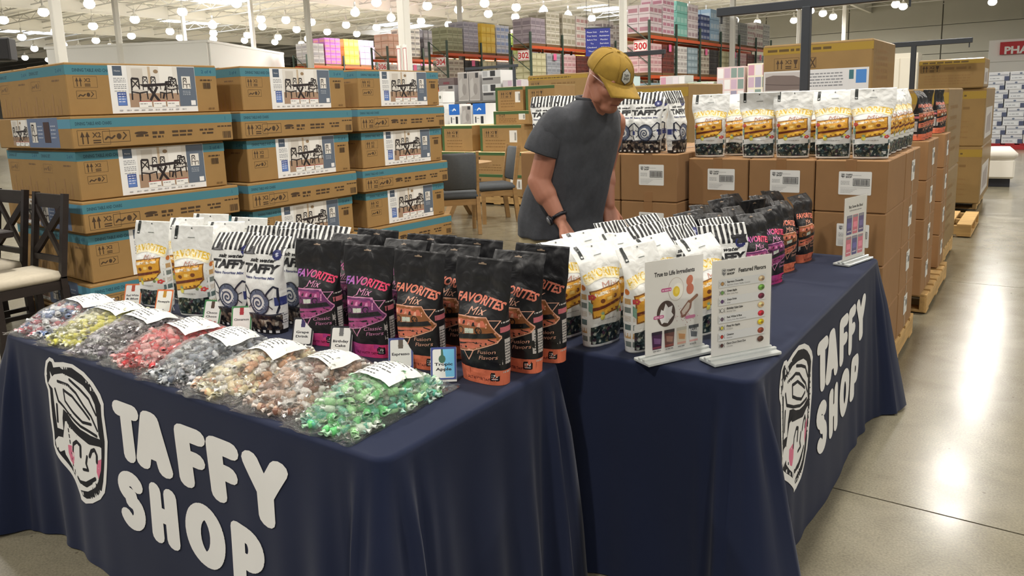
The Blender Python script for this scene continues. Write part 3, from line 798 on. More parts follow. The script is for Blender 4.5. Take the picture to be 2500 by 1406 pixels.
        P.ell(X(.66),.272,.013,.014,(44,50,110),16); P.ell(X(.66),.272,.006,.007,(196,200,226),12)
        P.text('salt water',0,.246,.013,blk,align='c',shear=.4,bold=.03,wd=.088)
        P.text('TAFFY',0,.212,.027,blk,align='c',shear=.1,bold=.06,wd=.124)
        P.text('Retro Favorites Mix',0,.192,.0085,(50,58,110),align='c',bold=.03,wd=.112)
        # wrapped sweet: swirl disc and wing
        def wing(sx):
            P.line([(X(sx*.36),.130),(X(sx*.52),.145),(X(sx*.80),.168),(X(sx*.94),.160),(X(sx*.92),.130),(X(sx*.98),.105),(X(sx*.84),.075)],.0055,nv)
            P.line([(X(sx*.55),.120),(X(sx*.72),.126)],.003,nv); P.line([(X(sx*.5),.100),(X(sx*.66),.088)],.003,nv)
        wing(1); wing(-1)
        P.ell(0,.112,.037,.047,nv,28); P.ell(0,.112,.0335,.0425,(100,110,134),28); P.ell(X(-.06),.108,.0245,.031,(232,232,230),24)
        sp=[(X(-.06)+(.0012+.0017*a)*math.cos(a),.108+(.0015+.00225*a)*math.sin(a)) for a in np.arange(0,12.2,.35)]
        P.line(sp,.0055,(78,88,114),n=7)
        P.poly([(X(-1),.012),(X(1),.012),(X(1),.068),(X(.4),.064),(X(-.3),.068),(X(-1),.063)],(40,40,40),1)
        P.line([(X(-1),.066),(X(-.3),.070),(X(.4),.067),(X(1),.071)],.004,nv)
        P.rect(X(-1),0,X(1),.014,blk)
        for k in range(6): P.rect(X(-.95+k*.34),.003,X(-.80+k*.34),.012,(230,230,228))
        P.build('front_print',po.front,[inkb,candy_d],t,grid=(GX,GV),eps=.00002)
        for sg in(-1,1):
            B=Print(); B.rect(-.04,0,.04,.014,blk); B.rect(-.03,.10,.03,.13,(50,60,120)); B.rect(-.03,.03,.03,.075,(216,216,214))
            for k in range(4): B.scribble(-.026,.036+k*.009,.05,.003,(90,90,96),k)
            B.rect(-.04,.27,.04,.30,(40,40,46))
            B.build('side_print',lambda y,v,h,sg=sg:po.side(y,v,sg,h),[inkb],t,grid=(frange(-.04,.04,9),frange(.01,.3,9)))
    return t
KC={'fusion':'black taffy pouch with orange cassette print','classic':'black taffy pouch with magenta cassette print',
    'mix':'white taffy pouch with golden cassette print','stripe':'white taffy pouch with striped top'}
PROTO={}
def pouch(kind,var,x,y,z,az,where,s=1.0,sx=1.0):
    """az = degrees the front turns from facing -Y towards +X"""
    key=(kind,var)
    if key not in PROTO:
        bend,tw=VAR[var]; PROTO[key]=make_pouch(kind,bend,tw,len(PROTO)*3.7+1); o=PROTO[key]
    else: o=dup(PROTO[key])
    o.location=(x,y,z); o.rotation_euler.z=math.radians(az); o.scale=(s*sx,s,s)
    tag(o,KC[kind]+' '+where[0],'pouch',where[1]+' '+kind)
    return o
VAR={0:(14,.0),1:(26,.16),2:(36,-.2),3:(44,.10),4:(-8,.2),5:(40,-.35)}
WL=None; WR=('on the paper sign table','pouches on the paper sign table')
WB=('on top of plain cartons','pouches on top of the plain cartons'); 
rr=random.Random(11)
COLW={-1.255:'at the table corner',-1.490:'next to the magenta ones',-1.700:'next to the orange ones',-1.945:'next to the striped ones',-2.225:'beside the magenta ones',-2.415:'beside the golden ones',-2.680:'beside the striped ones',-2.955:'nearest the dark chairs'}
# left table: columns (front x, kind, azimuth), three deep
for x,kind,az in((-1.255,'fusion',30),(-1.490,'fusion',33),(-1.700,'classic',36),(-1.945,'classic',38),(-2.225,'stripe',43),(-2.415,'stripe',44),(-2.680,'mix',44),(-2.955,'mix',46)):
    ci=COLW[x]
    for k,dy in enumerate((0,.125,.235)):
        pouch(kind,(0,1,0)[k] if kind!='stripe' else (3,1,2)[k] if kind=='stripe' else 0,x+.02*k+rr.uniform(-.008,.008),1.612+dy,T+.001,az-30+rr.uniform(-5,5),(('heading the file ','second in the file ','third in the file ')[k]+ci,'pouches'),1.02)['group']='pouches on the sweet bag table'
# right table: files of pouches facing the aisle
for x,y,kind,var,az in((-1.275,2.075,'mix',3,72),(-1.135,2.070,'mix',3,74),(-.995,2.085,'mix',1,78),(-1.285,2.275,'mix',3,70),(-1.155,2.270,'mix',5,76),(-1.025,2.285,'mix',3,78),(-.890,2.335,'mix',3,74),
   (-1.285,2.475,'stripe',2,75),(-1.155,2.480,'stripe',3,68),(-1.025,2.490,'stripe',2,76),(-.895,2.535,'stripe',1,50),(-1.245,2.675,'stripe',3,74),(-1.105,2.680,'stripe',2,70),(-.965,2.70,'stripe',2,66),
   (-.915,2.925,'classic',2,70),(-.905,3.115,'classic',1,74),(-1.035,2.90,'classic',5,72),(-1.045,3.095,'classic',2,78),(-1.165,2.92,'classic',3,74),(-1.185,3.10,'classic',5,76),
   (-.920,3.36,'fusion',5,74),(-.905,3.61,'fusion',3,78),(-1.045,3.31,'fusion',4,76),(-1.055,3.51,'fusion',2,72),(-1.175,3.31,'fusion',1,74),(-1.195,3.51,'fusion',2,76),(-1.06,3.70,'fusion',5,70)):
    pouch(kind,var,x,y,T+.001,az,((('heading its file' if x>-.95 else 'inside its file')+' on the paper sign table'),WR[1]+(' head' if x>-.95 else ' file')),.93 if kind in('fusion','classic') else .97)
# ================================================================ clear bags of wrapped taffy
def film_mat():
    m=bpy.data.materials.new('clear_film'); m.use_nodes=True; nt=m.node_tree; nt.nodes.remove(nt.nodes['Principled BSDF'])
    out=nt.nodes['Material Output']; tr=nt.nodes.new('ShaderNodeBsdfTransparent'); gl=nt.nodes.new('ShaderNodeBsdfGlossy'); gl.inputs['Roughness'].default_value=.09
    mx=nt.nodes.new('ShaderNodeMixShader'); fr=nt.nodes.new('ShaderNodeLayerWeight'); fr.inputs['Blend'].default_value=.25
    ad=nt.nodes.new('ShaderNodeMath'); ad.operation='MULTIPLY_ADD'; ad.inputs[1].default_value=.6; ad.inputs[2].default_value=.13
    nt.links.new(fr.outputs['Facing'],ad.inputs[0]); nt.links.new(ad.outputs[0],mx.inputs[0])
    df=nt.nodes.new('ShaderNodeBsdfTranslucent'); df.inputs[0].default_value=(.9,.92,.92,1); m0=nt.nodes.new('ShaderNodeMixShader'); m0.inputs[0].default_value=.10; nt.links.new(tr.outputs[0],m0.inputs[1]); nt.links.new(df.outputs[0],m0.inputs[2])
    nt.links.new(m0.outputs[0],mx.inputs[1]); nt.links.new(gl.outputs[0],mx.inputs[2]); nt.links.new(mx.outputs[0],out.inputs[0])
    tc=nt.nodes.new('ShaderNodeTexCoord'); n=nt.nodes.new('ShaderNodeTexNoise'); n.inputs['Scale'].default_value=30; n.inputs['Detail'].default_value=4; n.inputs['Distortion'].default_value=3
    nt.links.new(tc.outputs['Object'],n.inputs['Vector']); bp=nt.nodes.new('ShaderNodeBump'); bp.inputs['Strength'].default_value=.9; bp.inputs['Distance'].default_value=.02
    nt.links.new(n.outputs['Fac'],bp.inputs['Height'])
    for k in(gl,fr): nt.links.new(bp.outputs[0],k.inputs['Normal'])
    return m
film=film_mat()
wax=mat('wax_paper',(190,190,186),.35,coat=.5)
def taffy_mesh(name,cols,ends):
    """one sweet: rounded log, wrapper sleeve and two twisted fans"""
    V=[];F=[];fm=[]
    n=7; prof=[(-.0105,.0045),(-.0095,.0075),(0,.0080),(.0095,.0075),(.0105,.0045)]
    for x,r in prof: V+=[(x,r*math.cos(2*PI*k/n),r*math.sin(2*PI*k/n)) for k in range(n)]
    for j in range(4):
        for k in range(n): F.append((j*n+k,j*n+(k+1)%n,(j+1)*n+(k+1)%n,(j+1)*n+k)); fm.append(0)
    for sg in(-1,1):
        b=len(V); m_=6
        for x,r,ph in((.0105,.0045,0),(.0130,.0026,.3),(.021,.0080,.8)):
            V+=[(sg*x,r*math.cos(2*PI*k/m_+ph),r*(.45 if x>.02 else 1)*math.sin(2*PI*k/m_+ph)) for k in range(m_)]
        for j in range(2):
            for k in range(m_): F.append((b+j*m_+k,b+j*m_+(k+1)%m_,b+(j+1)*m_+(k+1)%m_,b+(j+1)*m_+k)); fm.append(1)
    me=bpy.data.meshes.new(name); me.from_pydata(V,[],F)
    me.materials.append(cols); me.materials.append(ends); me.polygons.foreach_set('material_index',fm)
    me.polygons.foreach_set('use_smooth',[True]*len(F)); return me
class Pillow:
    def __init__(s,seed,w=.110,l=.188,h=.088): s.seed,s.w,s.l,s.h=seed,w,l,h
    def z(s,x,y):
        u,v=min(1,abs(x/s.w)),min(1,abs(y/s.l))
        q=(1-u**2.4)**.8*(1-v**2.8)**.8
        return .004+s.h*q*(1+.16*noise.noise(Vector((x*14,y*12,s.seed))))+.004*noise.noise(Vector((x*45,y*45,s.seed)))*q
    def top(s,x,y,h=0): return (x,y,s.z(x,y)+.0035+h)
def tint(m):
    c=m.node_tree.nodes['Principled BSDF'].inputs['Base Color'].default_value
    f=lambda v:int(255*max(0,min(1,v))**(1/2.2))
    k=tuple(int(.42*f(v)+.58*q) for v,q in zip(c[:3],(220,222,220)))
    return mat('wrap_'+m.name,k,.3,coat=.5)
def taffy_bag(i,x,y,az,cols,word,cardword):
    t=empty('sweet_bag',(x,y,T+.001),math.radians(az)); tag(t,'flat clear bag of %s wrapped taffy with white label'%word,'bag')
    pl=Pillow(i*5.3)
    nu,nv=30,40; V=[];F=[]
    def hem(u,v): return 1+.05*noise.noise(Vector((u*3,v*3,i)))
    for sgn in(1,-1):
        for j in range(nv+1):
            for k in range(nu+1):
                u,v=-1.08+2.16*k/nu,-1.13+2.26*j/nv
                X,Y=u*pl.w*hem(u,v),v*pl.l*hem(v,u)
                z=pl.z(X,Y)+.002 if sgn>0 else .0012
                e=max(abs(u)-1,abs(v)-1,0)
                if sgn>0 and e>0: z=.003+e*.10*(noise.noise(Vector((u*4,v*4,i*2)))+.5)
                V.append((X,Y,max(z,.0012)))
    N=(nu+1)*(nv+1)
    for sgn in(0,1):
        for j in range(nv):
            for k in range(nu):
                a=sgn*N+j*(nu+1)+k; f=(a,a+1,a+nu+2,a+nu+1); F.append(f if not sgn else f[::-1])
    mesh_obj('film',V,F,film,t,smooth=True)
    # the label
    P=Print(); r=random.Random(i)
    lw,ll=.072,.066; cy=.045
    P.rect(-lw,cy-ll,lw,cy+ll,(238,239,232))
    P.T=lambda a,b:(a,b)
    for k in range(9):
        yy=cy+ll-.018-k*.0125
        P.scribble(-lw*.7+r.uniform(0,.02),yy,lw*(1.0+r.uniform(-.3,.35)),.0042 if k else .006,(88,90,92),k+i*20)
    P.build('label',lambda a,b,h:pl.top(a,b,h+.0012),[ink('ink_label',.5)],t,grid=(frange(-lw,lw,9),frange(cy-ll,cy+ll,9)))
    ms=[taffy_mesh('taffy',c,tint(c)) for c in cols]; wx=[tint(c) for c in cols]
    r=random.Random(i*17+3); spots=[]
    tries=0
    while len(spots)<124 and tries<6000:
        tries+=1
        X,Y=r.uniform(-.98,.98)*pl.w,r.uniform(-.97,.97)*pl.l
        zt=pl.z(X,Y)
        if zt<.019: continue
        if all((X-a)**2+(Y-b)**2<1 and (X-a)**2+(Y-b)**2>.017**2 for a,b,_ in spots): spots.append((X,Y,zt))
    c,s_=math.cos(math.radians(az)),math.sin(math.radians(az))
    lab=lambda X,Y:abs(X)<lw and abs(Y-cy)<ll
    vis=[p for p in spots if not lab(p[0],p[1])]
    vis.sort(key=lambda p:p[1]-p[0]*.6)
    ind=vis[:37]; rest=[p for p in spots if p not in ind]
    for X,Y,zt in ind:
        o=bpy.data.objects.new('wrapped_taffy',ms[r.randrange(len(ms))]); link(o)
        k=r.uniform(1.05,1.4); o.scale=(k,k,k)
        o.location=(x+X*c-Y*s_,y+X*s_+Y*c,T+.001+max(.011,zt-.017)); o.rotation_euler=(r.uniform(-.4,.4),r.uniform(-.35,.35),r.uniform(0,PI*2))
        tag(o,'twist-wrapped %s taffy inside the clear bag behind the film'%word,'sweet','wrapped taffies in the %s bag'%word)
    # the sweets further down and under the label
    bm=bmesh.new()
    for lvl in range(2):
        for X,Y,zt in(rest if lvl==0 else spots):
            zz=zt-.018 if lvl==0 else zt*.45
            me=ms[r.randrange(len(ms))]
            n0=len(bm.verts); bm.from_mesh(me); bm.verts.ensure_lookup_table()
            mi=ms.index(me)
            R=Matrix.Rotation(r.uniform(0,6.28),3,'Z')@Matrix.Rotation(r.uniform(-.6,.6),3,'Y')
            k=r.uniform(1.05,1.4)
            for v in bm.verts[n0:]: v.co=R@(v.co*k)+Vector((X,Y,max(.011,zz)))
            bm.faces.ensure_lookup_table()
            for f in bm.faces[-len(me.polygons):]: f.material_index=mi+(len(ms) if f.material_index else 0)
    o=bm_obj('packed_taffy',bm,[m.materials[0] for m in ms]+wx,t,smooth=True); o['kind']='stuff'
    return t
tm=lambda n,c:mat('taffy_'+n,c,.4,coat=.3)
BAGS=[(-2.99,'red, white and blue',[tm('wb',(226,226,230)),tm('bl',(96,122,170)),tm('rd',(190,90,104)),tm('w2',(214,214,220))]),
 (-2.765,'yellow',[tm('ye',(226,222,90)),tm('yw',(232,232,190)),tm('ol',(150,152,70))]),
 (-2.535,'grey purple',[tm('gp',(126,120,130)),tm('dk',(84,78,86)),tm('lg',(196,194,198))]),
 (-2.305,'red',[tm('cr',(212,48,54)),tm('pk',(236,170,166)),tm('cr2',(226,90,88))]),
 (-2.075,'pale blue grey',[tm('bg',(150,160,172)),tm('sl',(86,94,106)),tm('pw',(216,220,224))]),
 (-1.845,'cream',[tm('cm',(236,226,186)),tm('cm2',(222,206,160)),tm('or',(222,170,130)),tm('wt',(232,230,222))]),
 (-1.615,'brown',[tm('br',(128,88,70)),tm('tn',(196,164,140)),tm('wh',(224,220,214))]),
 (-1.385,'green',[tm('gr',(104,206,120)),tm('lg2',(168,230,160)),tm('tl',(90,180,150)),tm('gw',(214,232,210))])]
rr=random.Random(5)
for i,(x,word,cols) in enumerate(BAGS):
    taffy_bag(i+1,x+rr.uniform(-.008,.008),1.305+rr.uniform(-.008,.004),rr.uniform(-5,5)+6,cols,word,'')
# ---- flavour cards
def card(x,y,az,rim,title,icon,label,blue=False):
    t=empty('flavour_card',(x,y,T+.002),math.radians(az)); tag(t,label,'card')
    th=math.radians(24); 
    def pt(u,v,h): return (u,-h*math.cos(th)+v*math.sin(th)-.0,v*math.cos(th)+h*math.sin(th)+.004)
    bm=bmesh.new(); M=Matrix.Rotation(-th,4,'X')
    add_box(bm,0,0,.048,.074,.003,.096,M=M); bm_obj('card_plate',bm,mat('card_white',(236,236,232),.4,coat=.5),t)
    bm=bmesh.new(); bar_bm(bm,(0,.030,.060),(0,.055,0),.03,.003); bm_obj('easel_leg',bm,MATS['card_white'],t)
    P=Print(); P.rect(-.036,.003,.036,.094,rim); P.rrect(-.031,.007,.031,.088,.005,(240,240,236))
    P.rect(-.007,.062,.007,.088,icon); P.ell(0,.070,.008,.008,icon,10)
    if blue: P.poly([(.006,.010),(.031,.010),(.031,.088),(-.002,.088)],(120,196,236)); P.ell(-.004,.060,.010,.012,(70,110,90),10)
    ws=title.split('|')
    for k,wd_ in enumerate(ws): P.text(wd_,0,.042-k*.014,.008,(36,36,40),align='c',bold=.03,wd=min(.052,.009*len(wd_)))
    P.build('card_print',lambda u,v,h:pt(u,v,h+.0016),[ink('ink_gloss',.3,coat=.4)],t)
OR,GR,BK,BL=(222,120,70),(74,140,86),(40,40,46),(70,84,150)
for (x,y),rim,title,icon,lab in zip([(-3.02,1.53),(-2.80,1.535),(-2.47,1.53),(-2.285,1.53),(-1.965,1.535),(-1.775,1.53),(-1.515,1.535),(-1.345,1.53)],
   (OR,OR,GR,GR,BK,BK,BL,BL),('Red White|& Blue','Pineapple','Choco|Choco','Cinnamon','Grape|Drink','Birthday|Cake','Espresso','Tropic|Apple'),
   ((190,90,70),(200,150,60),(90,70,60),(180,50,60),(70,60,110),(120,120,120),(110,100,90),(70,110,90)),
   ('orange rimmed flavour card behind the red, white and blue sweets','orange rimmed flavour card behind the yellow sweets','green rimmed flavour card behind the grey purple sweets','green rimmed flavour card behind the red sweets','black rimmed flavour card behind the pale blue grey sweets','black rimmed flavour card reading Birthday Cake','blue rimmed flavour card behind the brown sweets','blue rimmed flavour card with pale blue side panel')):
    card(x,y,30+rr.uniform(-8,8),rim,title,icon,lab,blue=(title[:3]=='Tro'))
# ================================================================ paper signs in clear stands
def acrylic():
    m=bpy.data.materials.new('acrylic'); m.use_nodes=True; nt=m.node_tree; nt.nodes.remove(nt.nodes['Principled BSDF'])
    tr=nt.nodes.new('ShaderNodeBsdfTransparent'); gl=nt.nodes.new('ShaderNodeBsdfGlossy'); gl.inputs['Roughness'].default_value=.06
    mx=nt.nodes.new('ShaderNodeMixShader'); fr=nt.nodes.new('ShaderNodeLayerWeight'); fr.inputs['Blend'].default_value=.06
    nt.links.new(fr.outputs['Facing'],mx.inputs[0]); nt.links.new(tr.outputs[0],mx.inputs[1]); nt.links.new(gl.outputs[0],mx.inputs[2]); nt.links.new(mx.outputs[0],nt.nodes['Material Output'].inputs[0])
    return m
acr=acrylic()
def sign_stand(x,y,az,P,label,w_=.216,h_=.285):
    t=empty('sign_holder',(x,y,T+.002),math.radians(az)); tag(t,label,'sign')
    bm=bmesh.new(); add_box(bm,0,0,.006,w_+.03,.075,.010,bev=.002); add_box(bm,0,-.010,.014,w_+.03,.012,.010,bev=.002); add_box(bm,0,.010,.014,w_+.03,.012,.010,bev=.002)
    bm_obj('stand_base',bm,mat('acrylic_base',(236,240,238),.1,trans=.45),t)
    bm=bmesh.new(); add_box(bm,0,-.0028,.02+h_/2,w_+.004,.0016,h_+.006); add_box(bm,0,.0028,.02+h_/2,w_+.004,.0016,h_+.006)
    bm_obj('clear_sleeve',bm,acr,t)
    p=box('paper_sheet',(w_,.0012,h_),mat('paper',(238,237,232),.7),t,(0,0,.02),bev=0)
    P.build('sheet_print',lambda u,v,h:(u,-.0007-h,v),[ink('ink_matte',.6)],p,eps=.000012)
    return t
DK=(34,34,38)
def sign_ingredients():
    P=Print()
    P.text('True to Life Ingredients',0,.236,.0135,DK,align='c',bold=.03,wd=.150)
    P.ell(.005,.190,.029,.036,(200,186,170),28); P.ell(.005,.190,.0275,.0345,(240,238,232),28); P.ell(.012,.184,.019,.024,(252,250,240),22); P.ell(.006,.183,.013,.016,(240,206,40),18); P.ell(.008,.184,.007,.009,(250,224,90),14)
    P.ell(.056,.211,.012,.016,(206,116,84),16,rot=-.4); P.ell(.058,.184,.014,.017,(198,108,78),16)
    P.rrect(-.050,.187,-.012,.198,.004,(206,96,150)); P.scribble(-.046,.190,.032,.004,(240,200,220),1)
    P.ell(-.032,.120,.034,.040,(70,50,44),28)
    P.poly([(-.058,.112),(-.050,.135),(-.042,.130),(-.034,.152),(-.024,.138),(-.008,.142),(-.012,.122),(-.004,.112),(-.020,.098),(-.026,.090),(-.040,.094),(-.048,.090)],(244,244,244))
    P.rrect(-.078,.108,-.040,.118,.004,(206,96,150)); P.scribble(-.074,.111,.03,.004,(240,200,220),2)
    P.poly([(.020,.118),(.052,.150),(.066,.146),(.062,.124),(.040,.100),(.026,.098)],(140,92,72)); P.poly([(.026,.118),(.050,.143),(.058,.140),(.054,.124),(.038,.108),(.030,.106)],(214,202,190)); P.line([(.058,.144),(.084,.160)],.010,(150,100,70))
    r=random.Random(2)
    for k in range(40): P.ell(.045+r.gauss(0,.018),.105+r.gauss(0,.014),.0016,.0016,(190,150,150),6)
    P.rrect(.040,.092,.078,.102,.004,(206,120,160))
    for k,(a,b,c) in enumerate((((70,30,70),(120,80,130),(40,24,44)),((110,60,50),(170,120,100),(40,26,26)),((222,206,180),(206,150,90),(200,196,180)),((226,226,224),(90,96,104),(60,66,72)))):
        x=-.066+k*.046; P.poly([(x-.019,.070),(x+.019,.070),(x+.016,.016),(x-.016,.016)],a)
        P.poly([(x-.012,.052),(x+.014,.046),(x+.012,.030),(x-.010,.034)],b); P.rect(x-.019,.060,x+.019,.070,c); P.rect(x-.016,.018,x+.016,.024,lerp(a,(220,90,80),.4)); P.scribble(x-.014,.009,.028,.003,(150,150,150),k)
    P.text('TAFFY',.072,.052,.009,(60,64,70),align='c',bold=.04,wd=.028)
    return P
def sign_flavours():
    P=Print()
    P.text('Featured Flavors',.036,.243,.0125,DK,align='c',bold=.03,wd=.100)
    draw_logo(P,-.074,.238,.015,.021,(90,94,100),(236,236,232),simple=True); P.text('TAFFY',-.056,.250,.006,DK,bold=.04,wd=.03); P.text('SHOP',-.056,.240,.006,DK,bold=.04,wd=.027)
    F=[('Espresso Doneville','Espresso, Cream, Vanilla, Caramel',(196,150,90),(206,176,140)),('Green Apple','Kiwi, Lime, Pear',(120,170,90),(110,160,70)),('Grape Drink','Grape',(100,70,120),(110,40,64)),('Birthday Cake Cake','Birthday Cake',(230,230,226),(226,190,140)),('Red, White & Blue','Cherry, Lime, Blue Raspberry',(110,90,110),(196,40,60)),('Piney for Apple','Pineapple',(220,210,90),(226,190,40)),('Cinnamon','Cinnamon',(196,60,50),(150,70,50)),('Choco Choco Choco Choc','Chocolate',(90,50,50),(90,56,46))]
    for k,(a,b,c,d) in enumerate(F):
        y=.215-k*.0265
        if k%2==0: P.rect(-.085,y-.012,.085,y+.0135,(228,230,230))
        P.line([(-.082,y-.006),(-.080,y),(-.082,y+.006)],.0014,(120,120,120)); P.line([(-.062,y-.006),(-.064,y),(-.062,y+.006)],.0014,(120,120,120)); P.ell(-.072,y,.0062,.0062,(90,90,90),14); P.ell(-.072,y,.005,.005,c,14)
        P.text(a,-.055,y+.0015,.0058,DK,bold=.035,wd=.0032*len(a)); P.text(b,-.055,y-.007,.0042,(110,110,112),wd=.0025*len(b))
        P.ell(.070,y,.012,.009,d,14); P.ell(.067,y+.003,.006,.004,shade(d,1.35),10); P.ell(.075,y-.003,.005,.004,shade(d,.7),10)
    return P
def sign_deals():
    P=Print()
    P.text('Buy Some Be Shod',0,.236,.0125,DK,align='c',bold=.03,wd=.135); P.scribble(-.06,.222,.12,.004,(140,140,140),3)
    for k in range(3):
        for j in range(2):
            x=-.058+k*.058; y=.115-j*.098
            a=((84,80,140),(222,120,140),(96,84,140))[(k+j*1)%3] if j==0 else ((222,120,140),(90,88,150),(226,126,150))[k]
            P.rrect(x-.025,y,x+.025,y+.088,.003,a); P.rect(x-.022,y+.076,x+.022,y+.086,(150,150,160)); P.rect(x-.018,y+.03,x+.018,y+.055,shade(a,1.25)); P.scribble(x-.018,y+.012,.036,.005,(236,226,230),k)
    return P
sign_stand(-.872,2.045,62,sign_ingredients(),'white paper sign reading True to Life Ingredients in clear stand')
sign_stand(-.700,2.135,58,sign_flavours(),'white paper sign reading Featured Flavors in clear stand')
sign_stand(-.690,3.675,76,sign_deals(),'white paper sign with six pink and blue pouches pictured')
# ================================================================ cartons of the stand
card_m=mat('cardboard',(150,113,74),.85,var=.05,vs=9); tape_m=mat('parcel_tape',(150,110,70),.35,coat=.3)
def carton_label(P,w_=.150,h_=.115):
    P.rrect(-w_/2,-h_/2,w_/2,h_/2,.005,(234,234,230))
    draw_logo(P,-w_/2+.010,h_/2-.032,.018,.022,DK,(234,234,230),simple=True)
    P.text('TAFFY',-w_/2+.032,h_/2-.020,.008,DK,bold=.04,wd=.032); P.text('SHOP',-w_/2+.032,h_/2-.031,.008,DK,bold=.04,wd=.028)
    for k in range(3): P.scribble(-w_/2+.010,h_/2-.050-k*.007,.040,.0025,(150,150,150),k)
    P.line([(-w_/2+.008,-.022),(w_/2-.008,-.022)],.001,(170,170,170)); P.scribble(-.02,h_/2-.02,.05,.002,(160,160,160),7)
    for k in range(4): P.scribble(-w_/2+.01,-.030-k*.006,w_*.5*(1-k*.12),.0018,(170,170,170),9+k)
    x=-.004; r=random.Random(4)
    P.line([(-.008,-.012),(.066,-.012),(.066,.022),(-.008,.022)],.002,DK,closed=True)
    while x<.060: wd_=r.uniform(.0012,.0034); P.rect(x,-.009,x+wd_,.019,(50,50,54)); x+=wd_+r.uniform(.0015,.003)
CT={}
def taffy_carton(x,y,z,size,rotz,faces,label,group,lofs=(0,.0)):
    """faces: which sides carry tape and label: 'f' (-Y), 'r' (+X)"""
    key=(size,faces)
    if key not in CT:
        t=empty('shipping_carton'); sx,sy,sz=size
        box('carton_body',(sx-.003,sy-.003,sz-.002),card_m,t,bev=.005)
        box('top_tape',(.05,sy-.01,.0012),tape_m,t,(0,0,sz-.002),bev=0)
        for f in faces:
            e=empty  # local helpers
            if f=='f':
                box('end_tape',(.05,.0012,sz*.34),tape_m,t,(0,-sy/2+.001,sz*.66),bev=0); box('end_tape',(.05,.0012,sz*.2),tape_m,t,(0,-sy/2+.001,0),bev=0)
                P=Print(); carton_label(P); P.build('address_label',lambda u,v,h:(u+.02,-sy/2+.0004-h,v+sz*.56),[ink('ink_label',.5)],t,eps=.00001)
            if f=='r':
                box('side_tape',(.0012,.05,sz-.01),tape_m,t,(sx/2-.001,0,.005),bev=0)
                P=Print(); carton_label(P); P.build('address_label',lambda u,v,h:(sx/2-.0004+h,u*.8,v+sz*.55),[ink('ink_label',.5)],t,eps=.00001)
        CT[key]=t; o=t
    else: o=dup(CT[key])
    o.location=(x,y,z); o.rotation_euler.z=rotz; tag(o,label,'carton',group)
    if not group and 'group' in o: del o['group']
    return o
jr=random.Random(9)
LY=('bottom','third','second','top')
# stack beside the aisle
pallet((-1.115,4.54,0),PI/2,'wooden pallet under the plain cartons nearest the paper sign table')
for k in range(4):
    for c in range(3):
        for d in range(2):
            f='f' if d==0 else ''
            if c==2 and d==1: f+='r'
            taffy_carton(-1.448+c*.337+jr.uniform(-.002,.002),4.24+d*.545,.142+k*.2605,(.334,.54,.26),0,f,LY[k]+' plain carton of the '+('inner','middle','aisle')[c]+' column, '+('front','back')[d]+' row, under white pouches',None)
pallet((-2.15,4.42,0),PI/2,'wooden pallet under the plain cartons topped with striped pouches')
for k in range(4):
    for c in range(3):
        for d in range(2):
            taffy_carton(-2.492+c*.345,4.12+d*.545,.142+k*.268,(.342,.54,.267),0,'f' if d==0 else '',LY[k]+' plain carton of the '+('far','middle','near')[c]+' column, '+('front','back')[d]+' row, under striped pouches',None)
pallet((-1.10,6.28,0),PI/2,'wooden pallet under the two short carton columns by the aisle')
for k in range(4):
    for c in range(2):
        taffy_carton(-.795-c*.345,5.86,.142+k*.2605,(.342,.54,.26),0,'r' if c==0 else '',LY[k]+' plain carton of the nearer short column, '+('aisle','inner')[c]+' side',None)
        taffy_carton(-.795-c*.345,6.74,.142+k*.2605,(.342,.345,.26),0,'r' if c==0 else '',LY[k]+' plain carton of the short column against sofa boxes, '+('aisle','inner')[c]+' side',None)
ZA=.142+4*.2605+.002; ZL=.142+4*.268+.002
WW=('on the aisle carton stack','pouches on the aisle carton stack')
for x,y,v,az in((-1.525,4.06,0,8),(-1.405,4.19,1,10),(-1.255,4.055,4,12),(-1.080,4.065,0,10),(-.965,4.20,0,12),(-.880,4.05,1,8),(-.705,4.055,0,10),
    (-.690,4.25,1,78),(-.69,4.43,2,82),(-.69,4.61,3,80),(-.69,4.79,2,78),(-.69,4.96,1,80),(-1.5,4.36,1,14),(-1.33,4.34,0,12),(-1.16,4.36,1,16),(-.99,4.40,2,14),(-.85,4.38,1,12),(-1.5,4.55,2,10),(-1.3,4.56,1,14),(-1.08,4.6,0,10),(-.88,4.58,2,12)):
    pouch('mix',v,x,y,ZA,az,(('turned to the aisle' if az>50 else 'in the front row' if y<4.1 else 'behind the front row')+' on the aisle carton stack',WW[1]+(' side' if az>50 else ' front' if y<4.1 else ' back')),.99,1.10)
WS=('on the carton stack behind the man','pouches on the carton stack behind the man')
for x,y,v,az in((-2.17,3.93,2,12),(-2.00,3.96,1,12),(-1.835,3.91,2,10),(-2.57,4.0,1,12),(-2.38,3.94,2,12),(-2.07,4.08,3,12),(-1.87,4.06,1,12),(-2.50,4.12,2,12),(-2.29,4.10,3,13)):
    pouch('stripe',v,x,y,ZL,az,WS,.99,1.06)
o=pouch('stripe',1,-1.685,3.97,ZL,85,('turned sideways on the carton stack behind the man','sideways pouch'),.99); del o['group']
for x,y,v in((-.70,5.68,5),(-.70,5.85,2),(-.70,6.02,4),(-.82,5.70,4),(-.82,5.9,5)): pouch('fusion',v,x,y,ZA,80,('on the nearer short carton column','pouches on the nearer short column'),.95)
for x,y,v in((-.70,6.66,4),(-.70,6.82,2),(-.82,6.72,5)): pouch('fusion',v,x,y,ZA,80,('on the farther short carton column','pouches on the farther short column'),.95)
